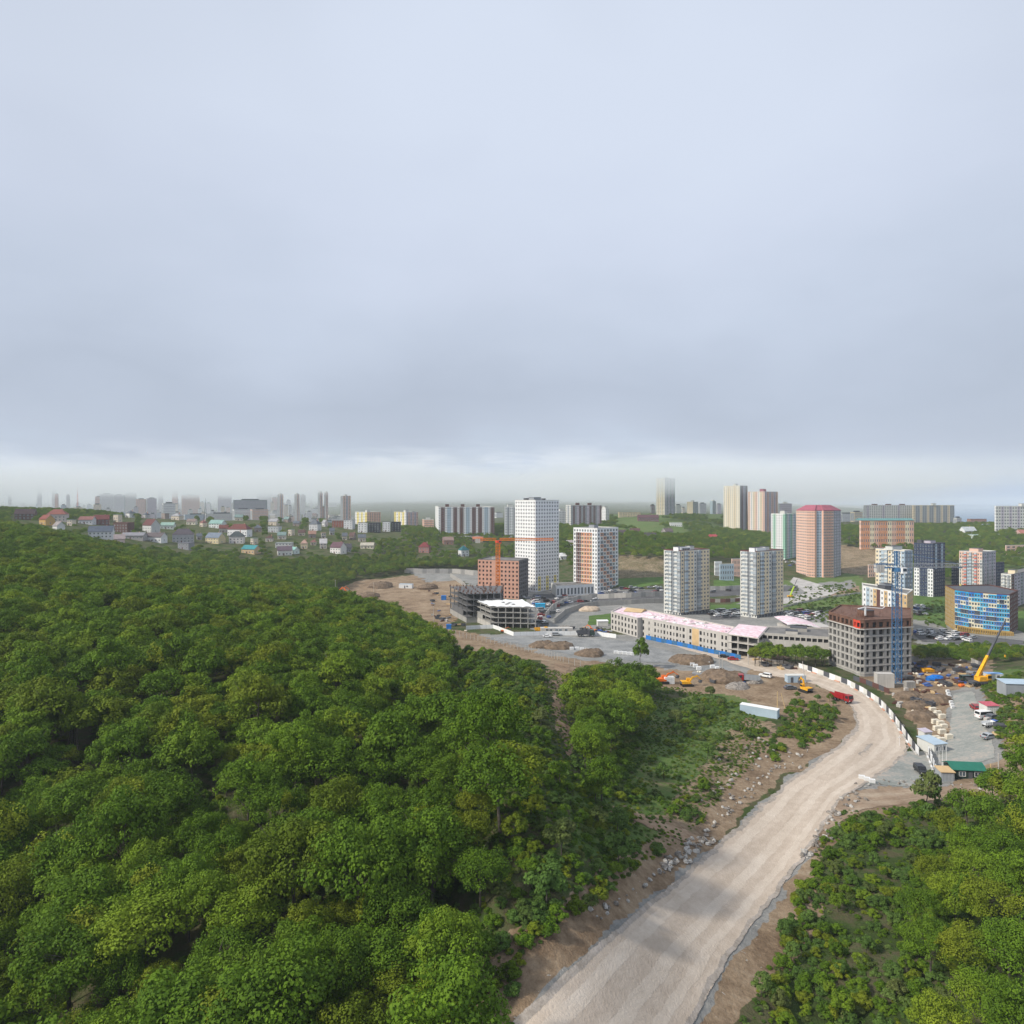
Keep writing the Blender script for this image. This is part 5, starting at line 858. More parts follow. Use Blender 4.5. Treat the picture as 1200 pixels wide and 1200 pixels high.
# ---------------------------------------------------------------- tower cranes
def lattice(mb, p, q, w, m, n, t=.16):
    p, q = Vector(p), Vector(q); d = (q-p).normalized(); up = Vector((0, 0, 1)) if abs(d.z) < .9 else Vector((0, 1, 0)); a = d.cross(up).normalized()*w/2; b_ = a.normalized().cross(d)*w/2; cs = [a+b_, a-b_, -a-b_, -a+b_]
    for c in cs: mb.bar(p+c, q+c, t, m)
    for i in range(n):
        s, e = p.lerp(q, i/n), p.lerp(q, (i+1)/n)
        for j in range(4): mb.bar(s+cs[j], e+cs[(j+1) % 4], t*.6, m, 3); mb.bar(e+cs[j], e+cs[(j+1) % 4], t*.6, m, 3)
def tower_crane(px, Y, yj, m, m2, lab, jl, cl, w, apex, jm, ang=0, z0=None, net=None):
    p = W_(px, Y); z0 = h(*p) if z0 is None else z0; zj = ztop(yj, Y)-z0; t = empty('tower_crane', (*p, z0), ang, label=lab, cat='tower crane')
    mb = MB(); lattice(mb, (0, 0, -1), (0, 0, zj-2), w, m, int(zj/w/.8), .24 if apex else .5)
    if net: mb.box(-w/2+.15, w/2-.15, -w/2+.15, w/2-.15, -1, zj*net, M_('blue_safety_mesh', (40, 105, 160), var=.2, scale=1.5, streak=.4))
    mb.build('mast', t); mb = MB(); mb.box(-2, 2, -2, 2, -1.5, .3, CONC); mb.build('footing', t); mb = MB(); mb.cyl((0, 0, zj-1.5), (0, 0, 1), w*.75, 1.4, m2, 10); mb.build('slewing_ring', t)
    mb = MB(); lattice(mb, (1, 0, zj), (jl, 0, zj), 1.3, jm, int(jl/1.8), .2 if apex else .36); mb.build('jib', t); mb = MB(); lattice(mb, (-1, 0, zj), (-cl, 0, zj), 1.4, m, int(cl/2), .26); mb.box(-cl, -cl*.4, -.7, .7, zj-.7, zj-.5, m); mb.build('counter_jib', t)
    mb = MB()
    for i in range(3): mb.box(-cl+i*1.1, -cl+i*1.1+.9, -.9, .9, zj-2.4, zj+.5, CONCL)
    mb.build('counterweight', t)
    if apex: mb = MB(); lattice(mb, (0, 0, zj), (0, 0, zj+apex), 1.1, m, 4, .22); mb.bar((0, 0, zj+apex), (jl*.66, 0, zj+.7), .12, m, 4); mb.bar((0, 0, zj+apex), (-cl+1, 0, zj+.5), .12, m, 4); mb.build('tower_head', t)
    mb = MB(); mb.box(.5, 2.3, -w/2-1.5, -w/2-.1, zj-2.7, zj-.5, WHITE if apex else REDNET); mb.box(2.3, 2.36, -w/2-1.4, -w/2-.2, zj-2, zj-.7, GL_); mb.box(.7, 2.1, -w/2-1.56, -w/2-1.5, zj-1.9, zj-.8, GL_); mb.build('operator_cab', t)
    mb = MB(); mb.bar((jl*.7, 0, zj-.6), (jl*.7, 0, zj-7), .08, DGREY, 3); mb.box(jl*.7-.5, jl*.7+.5, -.5, .5, zj-1.1, zj-.7, m2); mb.box(jl*.7-.25, jl*.7+.25, -.15, .15, zj-7.8, zj-7, YEL); mb.build('hook_block', t)
CRO = M_('orange_crane_paint', (222, 122, 34), scale=1); CRB = M_('blue_crane_paint', (58, 106, 148), scale=1, var=.15); CRY = M_('yellow_machine_paint', (228, 168, 32), scale=1); EXO = M_('orange_machine_paint', (226, 112, 36), scale=1)
tower_crane(583.5, 455, 632, CRO, REDNET, 'orange flat top tower crane before the brick block', 37, 15, 2.5, 0, CRO, 0); tower_crane(1051, 257.5, 663, CRB, CRB, 'blue tower crane standing at the rounded concrete block', 36, 8.5, 2.3, 5.6, STEEL, radians(4), net=0)
# placing boom on the concrete block
g = empty('concrete_placing_boom', (*W_(1014, 276), b_z := ztop(727, 262)), label='white concrete placing boom on top of the rounded block', cat='machine'); mb = MB(); mb.bar((0, 0, -.5), (0, 0, 3), .5, WHITE); mb.build('column', g); mb = MB(); mb.bar((-3, 0, 2.2), (0, 0, 3), .35, WHITE); mb.bar((0, 0, 3), (7, 0, 2.4), .3, WHITE); mb.bar((7, 0, 2.4), (8, 0, 3.2), .2, WHITE); mb.build('boom', g)
# ---------------------------------------------------------------- vehicles
TYRE = mat('tyre_rubber', (.02, .02, .02)); CGL = glass_mat('car_glass', (.02, .025, .03), .08); LAMP = mat('lamp_glass', (.7, .7, .66), rough=.2); RED_L = mat('tail_lamp', (.4, .02, .02), rough=.3)
def paint(nm, rgb): return M_(nm+'_paint', rgb, rough=.3, spec=.5, var=.03)
PW = paint('white', (228,228,228)); PS = paint('silver', (160,164,168)); PK = paint('black', (26,26,30)); PG = paint('grey', (88,92,98)); PR = paint('red', (150,28,34)); PB = paint('blue', (44,86,160)); PGn = paint('dark_green', (36,62,52))
def car_mb(mb, m, kind, gl=CGL):
    if kind == 'van': body = [(-2.4,.3),(2.4,.3),(2.4,1.1),(1.9,1.25),(1.4,2.05),(-2.35,2.05),(-2.45,1.2)]; g1 = [(1.95,1.22),(1.45,1.95),(-2.2,1.95),(-2.25,1.22)]; w = .92
    elif kind == 'suv': body = [(-2.3,.35),(2.3,.35),(2.3,1.0),(1.15,1.12),(.55,1.72),(-1.95,1.72),(-2.32,1.05)]; g1 = [(1.05,1.12),(.5,1.64),(-1.88,1.64),(-2.1,1.12)]; w = .92
    else: body = [(-2.2,.3),(2.2,.3),(2.2,.85),(1.1,.98),(.45,1.45),(-1.1,1.45),(-1.65,1.02),(-2.22,.95)]; g1 = [(1.0,.98),(.4,1.38),(-1.05,1.38),(-1.5,1.0)]; w = .87
    return body, g1, w
def prism_y(mb, prof, y0, y1, m):
    i = len(mb.v); n = len(prof); mb.v += [(p[0], y0, p[1]) for p in prof]+[(p[0], y1, p[1]) for p in prof]; k = mb.mi(m)
    for a in range(n): b_ = (a+1) % n; mb.f.append((i+a, i+b_, i+n+b_, i+n+a)); mb.m.append(k)
    mb.f.append(tuple(i+n+a for a in range(n))); mb.m.append(k); mb.f.append(tuple(i+n-1-a for a in range(n))); mb.m.append(k)
def car_parts(m, kind):
    body, g1, w = car_mb(None, m, kind); P = []
    mb = MB(); prism_y(mb, body, -w, w, m); mb.box(-2.3, -2.2, -w*.8, w*.8, .4, .6, DGREY); mb.box(2.2, 2.3, -w*.8, w*.8, .35, .6, DGREY); P.append(('body', mb))
    mb = MB()
    for s in (-1, 1): prism_y(mb, [(x, z) for x, z in g1], s*w-.015 if s > 0 else s*w-.01, s*w+.01 if s > 0 else s*w+.015, CGL)
    fx = max(g1, key=lambda q: q[0]-q[1]*.01); tx = g1[1]; mb.face([(fx[0]+.17, -w*.88, fx[1]+.02), (fx[0]+.17, w*.88, fx[1]+.02), (tx[0]+.14, w*.82, tx[1]), (tx[0]+.14, -w*.82, tx[1])], CGL)
    rx = g1[3]; qx = g1[2]; mb.face([(rx[0]-.22, -w*.85, rx[1]+.05), (rx[0]-.22, w*.85, rx[1]+.05), (qx[0]-.16, w*.8, qx[1]), (qx[0]-.16, -w*.8, qx[1])], CGL); P.append(('window_glass', mb))
    for x in (-1.4, 1.4):
        for s in (-1, 1): mb = MB(); mb.cyl((x, s*(w-.08), .33), (0, 1, 0), .33, .22, TYRE, 12); mb.cyl((x, s*(w+.035), .33), (0, 1, 0), .19, .02, STEEL, 10); P.append(('wheel', mb))
    for s in (-1, 1): mb = MB(); mb.box(body[1][0]-.02, body[1][0]+.03, s*w*.75-.15, s*w*.75+.15, .62, .8, LAMP); P.append(('headlight', mb)); mb = MB(); mb.box(body[0][0]-.06, body[0][0]+.02, s*w*.78-.13, s*w*.78+.13, .68, .88, RED_L); P.append(('tail_light', mb))
    return P
CARS = {}
for cn, m in (('white', PW), ('silver', PS), ('black', PK), ('grey', PG), ('red', PR), ('blue', PB)):
    for kd in ('saloon', 'suv', 'van'):
        allm = MB()
        for nm, q in car_parts(m, kd):
            i = len(allm.v); allm.v += q.v; allm.f += [tuple(i+a for a in f) for f in q.f]; allm.m += [allm.mi(q.mats[k]) for k in q.m]
        CARS[cn, kd] = allm.mesh('parked_car')
rr = random.Random(77)
def park(polys, n, lab, grp, sp=3.2, y0=200, rows=None, rz=None):
    pts = []; tr = 0
    while len(pts) < n and tr < n*60:
        tr += 1; xs = [q[0] for q in polys]; ys = [q[1] for q in polys]; px, py = rr.uniform(min(xs), max(xs)), rr.uniform(min(ys), max(ys))
        if not bool(inpoly(np.array([px]), np.array([py]), polys)[0]): continue
        p = at(px, py, y0); 
        if any((p.x-q.x)**2+(p.y-q.y)**2 < sp*sp for q in pts): continue
        pts.append(p); cn = rr.choice(['white', 'white', 'white', 'silver', 'silver', 'black', 'grey', 'grey', 'white', 'silver', 'black', 'red', 'blue']); kd = rr.choice(['saloon', 'saloon', 'suv', 'suv', 'van'])
        a = (rz if rz is not None else .3)+rr.choice([0, pi, pi/2])*(1)+rr.uniform(-.12, .12)
        kn = {'saloon': 'saloon car', 'suv': 'off-road car', 'van': 'van'}[kd]; link('parked_car', CARS[cn, kd], None, (p.x, p.y, p.z+.14), a, label='small %s %s %s' % (cn, kn, lab), cat='car', group=grp)
park([(625,698),(700,700),(700,705),(650,712),(622,712)], 34, 'parked before the low white annex', 'cars parked before the low annex', 3.4, 430)
park([(612,700),(650,706),(655,716),(640,736),(625,735),(630,715)], 22, 'parked on the gravel beside the pale skeleton', 'cars beside the pale skeleton', 3.6, 380)
park([(704,690),(778,688),(778,697),(704,699)], 30, 'parked at the foot of the gridded tower', 'cars at the foot of the gridded tower', 3.2, 440)
park([(832,716),(866,716),(868,724),(834,725)], 26, 'parked between the twin towers', 'cars parked between the twin towers', 3., 370)
park([(919,716),(962,719),(962,726),(935,727),(919,726)], 26, 'parked right of the twin towers', 'cars parked right of the twin towers', 3., 340)
park([(1068,739),(1118,742),(1142,748),(1140,753),(1085,750)], 24, 'parked in front of the blue office block', 'cars parked before the blue office block', 3.4, 330)
park([(1062,708),(1088,712),(1085,722),(1062,720)], 14, 'parked on the green slope by the pale tower', 'cars by the pale tower', 3.2, 400)
park([(920,652),(945,660),(942,668),(922,664)], 12, 'parked left of the big pink tower', 'cars left of the pink tower', 3.6, 640)
park([(1140,700),(1190,705),(1190,722),(1150,722)], 8, 'parked behind the blue office block', 'cars behind the office block', 3.4, 420)
park([(800,694),(835,692),(866,690),(866,693),(800,697)], 5, 'driving on the street behind the twin towers', 'cars on the street', 8, 440)
park([(560,690),(600,700),(610,706),(590,708)], 0, '', '')
def car(px, py, m, kd, rz, lab, y0=150, s=1.):
    p = at(px, py, y0); t = empty('parked_car', (p.x, p.y, p.z+.14), rz, label=lab, cat='car'); t.scale = (s, s, s)
    for nm, q in car_parts(m, kd): q.build(nm, t)
car(1079, 906, PK, 'suv', -1.75, 'black off-road car alone on the gravel by the gate'); car(1143, 832, PR, 'suv', 1.3, 'dark red off-road car beside the red roofed kiosk'); car(1154, 842, PW, 'van', .2, 'white minibus in front of the kiosk', s=1.1); car(1163, 843, PG, 'saloon', .3, 'dark car tucked behind the white minibus')
car(1159, 866, PS, 'saloon', .3, 'silver car low at the end of the roadside row'); car(897, 794, PW, 'suv', 2.4, 'white car on the bend above the container office'); car(926, 808, PG, 'saloon', .1, 'dark car with a pale bonnet by the dirt mound'); car(859, 774, PR, 'saloon', -.3, 'red car beside the blue fence'); car(848, 771, PK, 'saloon', -.3, 'black car beside the blue fence'); car(641, 747, PW, 'saloon', 0, 'white car half way along the white fence'); car(652, 745, PS, 'suv', 0, 'silver car right of the white one at the white fence'); car(1133, 798, PGn, 'van', .1, 'green van in the cluttered yard')
def truck(px, py, rz, cabm, bedm, lab, y0=150, tip=0, s=1., name='dump_truck'):
    p = at(px, py, y0); t = empty(name, (p.x, p.y, p.z+.14), rz, label=lab, cat='truck'); t.scale = (s, s, s)
    mb = MB(); mb.box(-3.6, 3.6, -.45, .45, .75, 1.05, DGREY); mb.build('chassis', t); mb = MB(); prism_y(mb, [(2.1, .8), (4.0, .8), (4.1, 1.7), (3.85, 2.9), (2.1, 2.95)], -1.2, 1.2, cabm); cb = mb.build('cab', t)
    mb = MB(); mb.face([(4.13, -1.05, 1.75), (4.13, 1.05, 1.75), (3.92, 1.05, 2.75), (3.92, -1.05, 2.75)], CGL); mb.box(2.6, 3.7, -1.22, -1.2, 1.8, 2.7, CGL); mb.box(2.6, 3.7, 1.2, 1.22, 1.8, 2.7, CGL); mb.build('windscreen', cb)
    for s_ in (-.85, .85): mb = MB(); mb.box(4.06, 4.14, s_-.2, s_+.2, .95, 1.2, LAMP); mb.build('headlight', cb)
    mb = MB(); prism_y(mb, [(-4.0, 1.7), (-3.4, 1.1), (1.9, 1.1), (1.9, 2.7), (-3.9, 2.5)], -1.25, -1.17, bedm); prism_y(mb, [(-4.0, 1.7), (-3.4, 1.1), (1.9, 1.1), (1.9, 2.7), (-3.9, 2.5)], 1.17, 1.25, bedm); mb.box(-3.4, 1.9, -1.17, 1.17, 1.1, 1.2, bedm); mb.box(1.8, 1.9, -1.17, 1.17, 1.2, 2.7, bedm)
    for x in (-2.6, -1.2, .2): mb.box(x-.08, x+.08, -1.32, -1.25, 1.15, 2.6, bedm); mb.box(x-.08, x+.08, 1.25, 1.32, 1.15, 2.6, bedm)
    mb.build('tipper_body', t)
    for x in (-2.9, -1.5, 2.9):
        for s_ in (-1, 1): mb = MB(); mb.cyl((x, s_*1.0, .52), (0, 1, 0), .52, .4, TYRE, 12); mb.cyl((x, s_*1.21, .52), (0, 1, 0), .25, .03, GREY, 8); mb.build('wheel', t)
    return t
truck(986, 822, -1.15, PR, PR, 'red dump truck coming down the wide bend of the dirt road', s=.95); truck(878, 800, 2.9, PR, GREY, 'dump truck with red cab and grey body facing left on the dirt road'); truck(686, 746, .05, PGn, DGREY, 'dark green heavy truck at the white fence', 300, s=1.15); truck(1160, 852, .25, PB, WHITE, 'small blue and white flatbed truck in the roadside row', s=.6, name='flatbed_truck'); truck(634, 741, .1, CRY, CRY, 'yellow truck behind the white fence', 300, s=.9)
def excavator(px, py, rz, m, lab, y0=150, s=1., reach=((1.0, 1.6), (4.0, 4.3), (6.6, 3.6), (7.4, 1.0))):
    p = at(px, py, y0); t = empty('excavator', (p.x, p.y, p.z), rz, label=lab, cat='excavator'); t.scale = (s, s, s)
    for s_ in (-1, 1): mb = MB(); prism_y(mb, [(-2.0, .0), (2.0, 0), (2.4, .4), (2.1, .85), (-2.1, .85), (-2.4, .4)], s_*1.2-.3, s_*1.2+.3, TYRE); mb.build('track', t)
    mb = MB(); mb.cyl((0, 0, .95), (0, 0, 1), .7, .3, DGREY, 12); prism_y(mb, [(-2.3, 1.1), (1.3, 1.1), (1.3, 1.5), (-.2, 2.0), (-2.2, 2.1), (-2.5, 1.6)], -1.3, 1.3, m); mb.box(-2.5, -1.9, -1.25, 1.25, 1.15, 1.9, DGREY); up = mb.build('upper_body', t)
    mb = MB(); mb.box(.1, 1.5, .35, 1.25, 1.5, 2.9, m); mb.box(.2, 1.53, .45, 1.28, 2.0, 2.75, CGL); mb.build('cab', up)
    a, b_, c, d = reach; mb = MB(); q = ((a[0]+b_[0])/2-.2, a[1]+(b_[1]-a[1])*.75); mb.bar((a[0], -.1, a[1]), (q[0], -.1, q[1]), .5, m); mb.bar((q[0], -.1, q[1]), (b_[0]+.6, -.1, b_[1]-.1), .48, m, 4, .35); mb.bar((a[0]+.3, .25, a[1]-.3), (q[0]+.2, .25, q[1]-.5), .16, STEEL, 6); mb.build('boom', t)
    mb = MB(); mb.bar((b_[0]+.2, -.1, b_[1]+.3), (c[0], -.1, c[1]-1), .36, m, 4, .25); mb.bar((q[0]+.5, -.1, q[1]+.4), (b_[0]+.3, -.1, b_[1]+.5), .14, STEEL, 6); mb.build('arm', t)
    mb = MB(); prism_y(mb, [(c[0]-.2, c[1]-.9), (c[0]+.4, c[1]-1.2), (c[0]+.2, c[1]-2.1), (c[0]-.7, c[1]-2.2), (c[0]-.9, c[1]-1.7)], -.6, .5, DGREY); mb.build('bucket', t)
excavator(776, 801, .15, EXO, 'orange excavator with its arm over the white sacks', reach=((1,1.6),(3.8,4.2),(6.2,4.0),(7.2,1))); excavator(805, 804, .1, CRY, 'yellow orange excavator at the scrub edge', reach=((1,1.6),(3.6,3.9),(5.6,3.4),(7,1)), s=.95)
excavator(944, 811, 1.9, CRY, 'yellow excavator by the dirt mound with its boom raised', reach=((.8,1.6),(2.0,5.0),(3.2,4.6),(7,1)), s=.95); excavator(396, 697, .4, EXO, 'orange excavator on the far earthworks behind the wood', 380, s=1.3); excavator(407, 697, 2.6, EXO, 'second orange excavator close to the first on the far earthworks', 380, s=1.2); excavator(695, 741, 2.4, EXO, 'small orange excavator behind the white fence', 300, s=.8); excavator(590, 741, .3, EXO, 'little orange digger at the foot of the pale skeleton', 300, s=.6)
# mobile crane
p = at(1150, 803, 150); t = empty('mobile_crane', (p.x, p.y, p.z), .1, label='yellow mobile crane with a long dark boom over the yard', cat='mobile crane'); mb = MB(); mb.box(-4.2, 4.2, -1.25, 1.25, .8, 1.6, DGREY); mb.build('carrier', t)
mb = MB(); prism_y(mb, [(-1.8, 1.7), (2.4, 1.7), (2.4, 3.0), (1.4, 3.3), (-1.6, 3.2)], -1.3, 1.3, CRY); up = mb.build('upper_body', t); mb = MB(); mb.box(1.2, 2.7, -1.5, -.5, 2.2, 3.9, CRY); mb.box(1.3, 2.74, -1.54, -.6, 2.7, 3.7, CGL); mb.build('cab', up)
mb = MB(); mb.bar((-1.5, .2, 2.8), (4.6, 2.5, 9.8), 1.1, CRY, 4, .85); mb.bar((4.6, 2.5, 9.8), (9.5, 4.4, 15.4), .7, DGREY, 4, .6); mb.bar((9.5, 4.4, 15.4), (15, 6.5, 21.5), .5, DGREY, 4, .4); mb.build('boom', t); mb = MB(); mb.bar((15, 6.5, 21.4), (15, 6.5, 9), .07, DGREY, 3); mb.box(14.8, 15.2, 6.3, 6.7, 8.2, 9, CRY); mb.build('hook_block', t)
for x in (-3.2, -1.8, 1.6, 3.0):
    for s_ in (-1, 1): mb = MB(); mb.cyl((x, s_*1.15, .6), (0, 1, 0), .6, .5, TYRE, 12); mb.build('wheel', t)
p = at(926, 700, 430); t = empty('boom_lift', (*p,), 0, label='lime yellow boom lift on the slope right of the twin towers', cat='machine'); mb = MB(); mb.box(-2, 2, -1, 1, .5, 1.4, CRY); mb.build('carrier', t); mb = MB(); LIME = M_('lime_paint', (196, 226, 60)); mb.bar((0, 0, 1.4), (3, 0, 8.5), .8, LIME, 4, .6); mb.bar((3, 0, 8.5), (5.5, 0, 14), .3, DGREY, 4, .25); mb.build('boom', t)
for x in (-1.3, 1.3): mb = MB(); mb.cyl((x, -1, .5), (0, 1, 0), .5, .4, TYRE, 10); mb.build('wheel', t)
# ---------------------------------------------------------------- fences and walls
def path_pts(pl, y0, step):
    P = [at(*q, y0) for q in pl]; out = []
    for a, b_ in zip(P, P[1:]):
        n = max(1, round((b_-a).length/step)); out += [a.lerp(b_, i/n) for i in range(n)]
    return out+[P[-1]]
def panel_fence(name, lab, pl, y0, step, hh, mats, post=None, part='fence_panel', cat='fence', foot=None, th=.06):
    P = path_pts(pl, y0, step); t = empty(name, (*P[0],), label=lab, cat=cat); o = P[0]
    for i, (a, b_) in enumerate(zip(P, P[1:])):
        a2, b2 = a-o, b_-o; d = (b2-a2); n = Vector((-d.y, d.x, 0)).normalized()*th; mb = MB(); a2.z = h(a.x, a.y)-o.z; b2.z = h(b_.x, b_.y)-o.z; m = mats[i % len(mats)]; z = Vector((0, 0, hh)); g = Vector((0, 0, -.6))
        for s_ in (-1, 1): mb.face([a2+n*s_+g, b2+n*s_+g, b2+n*s_+z, a2+n*s_+z][::s_], m)
        mb.face([a2-n+z, b2-n+z, b2+n+z, a2+n+z], m); q = mb.build(part, t)
        if post: mb = MB(); mb.bar(a2+g, a2+z*1.06, post[1], post[0]); mb.build('post', t)
        if foot and i % 1 == 0: mb = MB(); c = (a2+b2)/2; nn = n.normalized()*.7; mb.bar(a2.lerp(b2, .1)-nn*.7+Vector((0, 0, .2)), a2.lerp(b2, .9)-nn*.7+Vector((0, 0, .2)), .38, foot[i % len(foot)]); mb.build('barrier_block', t)
    return t
panel_fence('site_fence', 'white sheet fence along the far side of the gravel lot', [(546,738),(562,737),(578,736.5),(590,741),(602,745.5),(640,744.5),(675,744.5),(700,745),(722,748)], 250, 3.2, 2.1, [WHITE], (STEEL, .12))
panel_fence('site_fence', 'fence of alternating white and dark panels curving along the road', [(936,783),(952,788),(972,795),(993,803),(1012,813),(1030,825),(1045,841),(1057,858),(1069,876),(1077,886)], 160, 3.0, 2.1, [WHITE, OFFW, DGREY], (STEEL, .12), foot=[CONCL, CONCL, WHITE, M_('barrier_orange', (205,150,125))])
panel_fence('site_fence', 'short banner fence at the gate beside the grey shed', [(1088,884),(1093,896),(1099,912)], 150, 2.2, 2.2, [WHITE, DGREY, WHITE], (STEEL, .1), foot=[CONCL, WHITE])
panel_fence('blue_fence', 'bright blue sheet fence in front of the long pale block', [(757,749),(775,753),(800,758),(830,765),(850,769),(868,773)], 240, 3.2, 2.0, [BLUE1, CRB], (CRB, .1))
panel_fence('yard_wall', 'grey concrete panel wall behind the cluttered yard', [(1068,776),(1090,773),(1118,772),(1136,777),(1150,783)], 250, 3.5, 2.4, [CONC, CONCL], (CONC, .2))
panel_fence('road_fence', 'dark panel fence bordering the yard left of the road fence', [(1000,797),(1015,802),(1030,808),(1042,813)], 200, 3, 1.8, [DGREY, BROWN], None)
def retaining(lab, pl, y0, hh, m, step=4): return panel_fence('retaining_wall', lab, pl, y0, step, hh, [m, CONC, m], (CONC, .35), part='wall_segment', cat='retaining wall', th=.25)
retaining('long curved upper retaining wall under the two white towers', [(640,724),(648,714),(662,707),(680,703.5),(700,702),(740,700.5),(778,699)], 340, 3.6, CONCL); retaining('lower retaining wall curving past the pale skeleton', [(650,731),(662,720),(680,713),(700,710),(740,708),(778,707)], 320, 3.2, CONC)
retaining('grey retaining wall at the forest edge left of the brick block', [(474,671),(500,672),(530,672),(560,674)], 470, 4.2, CONCL); retaining('zigzag retaining wall left of the dark skeleton', [(528,676),(540,684),(546,690)], 430, 3.4, CONC); retaining('straight retaining wall between the twin towers', [(832,692),(850,692),(867,691)], 440, 3.5, CONCL); retaining('lower straight wall between the twin towers', [(832,706),(850,706),(867,705)], 400, 2.6, BROWN); retaining('low curb wall right of the twin towers', [(918,712),(945,706),(970,701),(1008,696)], 400, 1.4, CONCL)
P = path_pts([(508,738),(530,744),(560,751),(590,757),(615,763),(640,769),(660,776),(680,782)], 250, 2.9); t = empty('post_fence', (*P[0],), label='row of pale concrete posts with wire above the wood edge', cat='fence')
for i, q in enumerate(P):
    d = q-P[0]; d.z = h(q.x, q.y)-P[0].z; mb = MB(); mb.bar(d+Vector((0, 0, -.5)), d+Vector((R.uniform(-.1, .1), 0, 2.7)), .2, CONCL); mb.build('post', t)
    if i: mb = MB(); [mb.bar(pd+Vector((0, 0, zz)), d+Vector((0, 0, zz)), .035, STEEL, 3) for zz in (1.1, 2.2)]; mb.build('wire', t)
    pd = d
# ---------------------------------------------------------------- site huts, containers, clutter
def hut(name, lab, px, py, L_, D_, H_, rz, wm_, rm, y0=150, roof='shed', wins=(), cat='hut', door=None, skid=True):
    p = at(px, py, y0); t = empty(name, (p.x, p.y, p.z), rz, label=lab, cat=cat); mb = MB(); mb.box(-L_/2, L_/2, -D_/2, D_/2, -.6, H_, wm_)
    n = int(L_/.6)
    for i in range(n): x = -L_/2+(i+.5)*L_/n; mb.box(x-.12, x+.12, -D_/2-.04, -D_/2+.01, .05, H_-.05, wm_); mb.box(x-.12, x+.12, D_/2-.01, D_/2+.04, .05, H_-.05, wm_)
    mb.build('wall', t); mb = MB()
    if roof == 'gable': mb.xprism([(-D_/2-.4, H_-.1), (0, H_+1.0), (D_/2+.4, H_-.1), (D_/2+.4, H_+.02), (0, H_+1.15), (-D_/2-.4, H_+.02)], -L_/2-.3, L_/2+.3, rm)
    elif roof == 'shed': mb.xprism([(-D_/2-.25, H_), (D_/2+.25, H_+.35), (D_/2+.25, H_+.45), (-D_/2-.25, H_+.12)], -L_/2-.2, L_/2+.2, rm)
    else: mb.box(-L_/2-.05, L_/2+.05, -D_/2-.05, D_/2+.05, H_, H_+.12, rm)
    mb.build('roof', t)
    for x in wins: link('window', window_mesh(1.5, 1.2, 'w'), t, (x, -D_/2-.07, 1.0))
    if door is not None: mb = MB(); mb.box(door-.45, door+.45, -D_/2-.09, -D_/2-.045, 0, 2.05, DGREY); mb.build('door', t)
    return t
DG = M_('dark_green_siding', (38,58,54), scale=1); GR = M_('green_metal_roof', (38,108,92), scale=.8, var=.06); 
hut('site_hut', 'dark hut with a green metal roof and two white windows by the gate', 1130, 911, 7.2, 4.2, 2.6, -.12, DG, GR, roof='gable', wins=(-1.5, 1.9), door=.3); hut('tool_shed', 'small grey shed with a tan roof left of the green roofed hut', 1107, 914, 2.9, 2.8, 2.3, -.1, GREY, TAN, roof='shed'); hut('gate_house', 'white and grey gate house with a bluish roof at the road fence', 1092, 880, 4.2, 5.6, 2.8, .25, OFFW, LBLUE, roof='shed', wins=(-.9, .9)); hut('gate_booth', 'tiny pale booth just behind the gate house', 1084, 866, 2.6, 2.2, 2.3, .25, OFFW, LILAC)
hut('office_container', 'grey office container with a dark door beside the dirt road', 932, 799, 7.0, 2.6, 2.6, .02, LBLUE, OFFW, roof='flat', door=-1.8, wins=(1.2,)); hut('white_container', 'long white blue container dug into the slope', 890, 838, 11.5, 2.6, 2.7, -.62, LBLUE, WHITE, roof='flat'); hut('container', 'tall pale grey container stack at the concrete block', 1036, 805, 6.0, 3.0, 5.0, -.1, CONCL, CONCL, roof='flat'); hut('workshop_shed', 'grey workshop shed with a blue grey roof at the right edge', 1195, 812, 11, 5, 3.4, -.12, GREY, LBLUE, roof='shed'); hut('kiosk', 'kiosk with a faded red roof beside the parked minibus', 1159, 838, 3.8, 3.2, 3.2, .05, OFFW, M_('faded_red_roof', (186,92,104)), roof='shed')
hut('yard_cabin', 'white cabin with a blue top behind the mobile crane', 1164, 797, 5.5, 2.5, 2.5, -.1, OFFW, M_('light_blue', (130,168,214)), roof='flat', door=1); hut('site_cabin', 'white and blue cabin alone on the red earthworks', 476, 689, 11, 4.5, 3.2, -.15, WHITE, LBLUE, 400, roof='flat', wins=(1.5,), door=-.5); hut('site_cabin', 'small blue cabin at the dark skeleton', 520, 703, 3.5, 3, 3, 0, BLUE1, BLUE1, 380, roof='flat'); hut('site_cabin', 'bright blue tarpaulin roofed cabin under the white annex', 633, 712, 6.5, 3, 2.4, 0, BLUE2, BLUE2, 380, roof='shed'); hut('lot_cabin', 'pale flat cabin behind the white fence with arched openings', 652, 741, 17, 4, 2.4, 0, CONCL, CONCL, 300, roof='flat', wins=(-5, -3, 0, 2, 5))
hut('site_cabin', 'white cabin beside the school block', 706, 733, 6, 3, 2.6, .1, OFFW, WHITE, 300, roof='shed'); hut('site_cabin', 'blue plastic cabin above the post fence', 526, 737, 2.6, 2.2, 2.4, 0, BLUE1, BLUE1, 280, roof='flat')
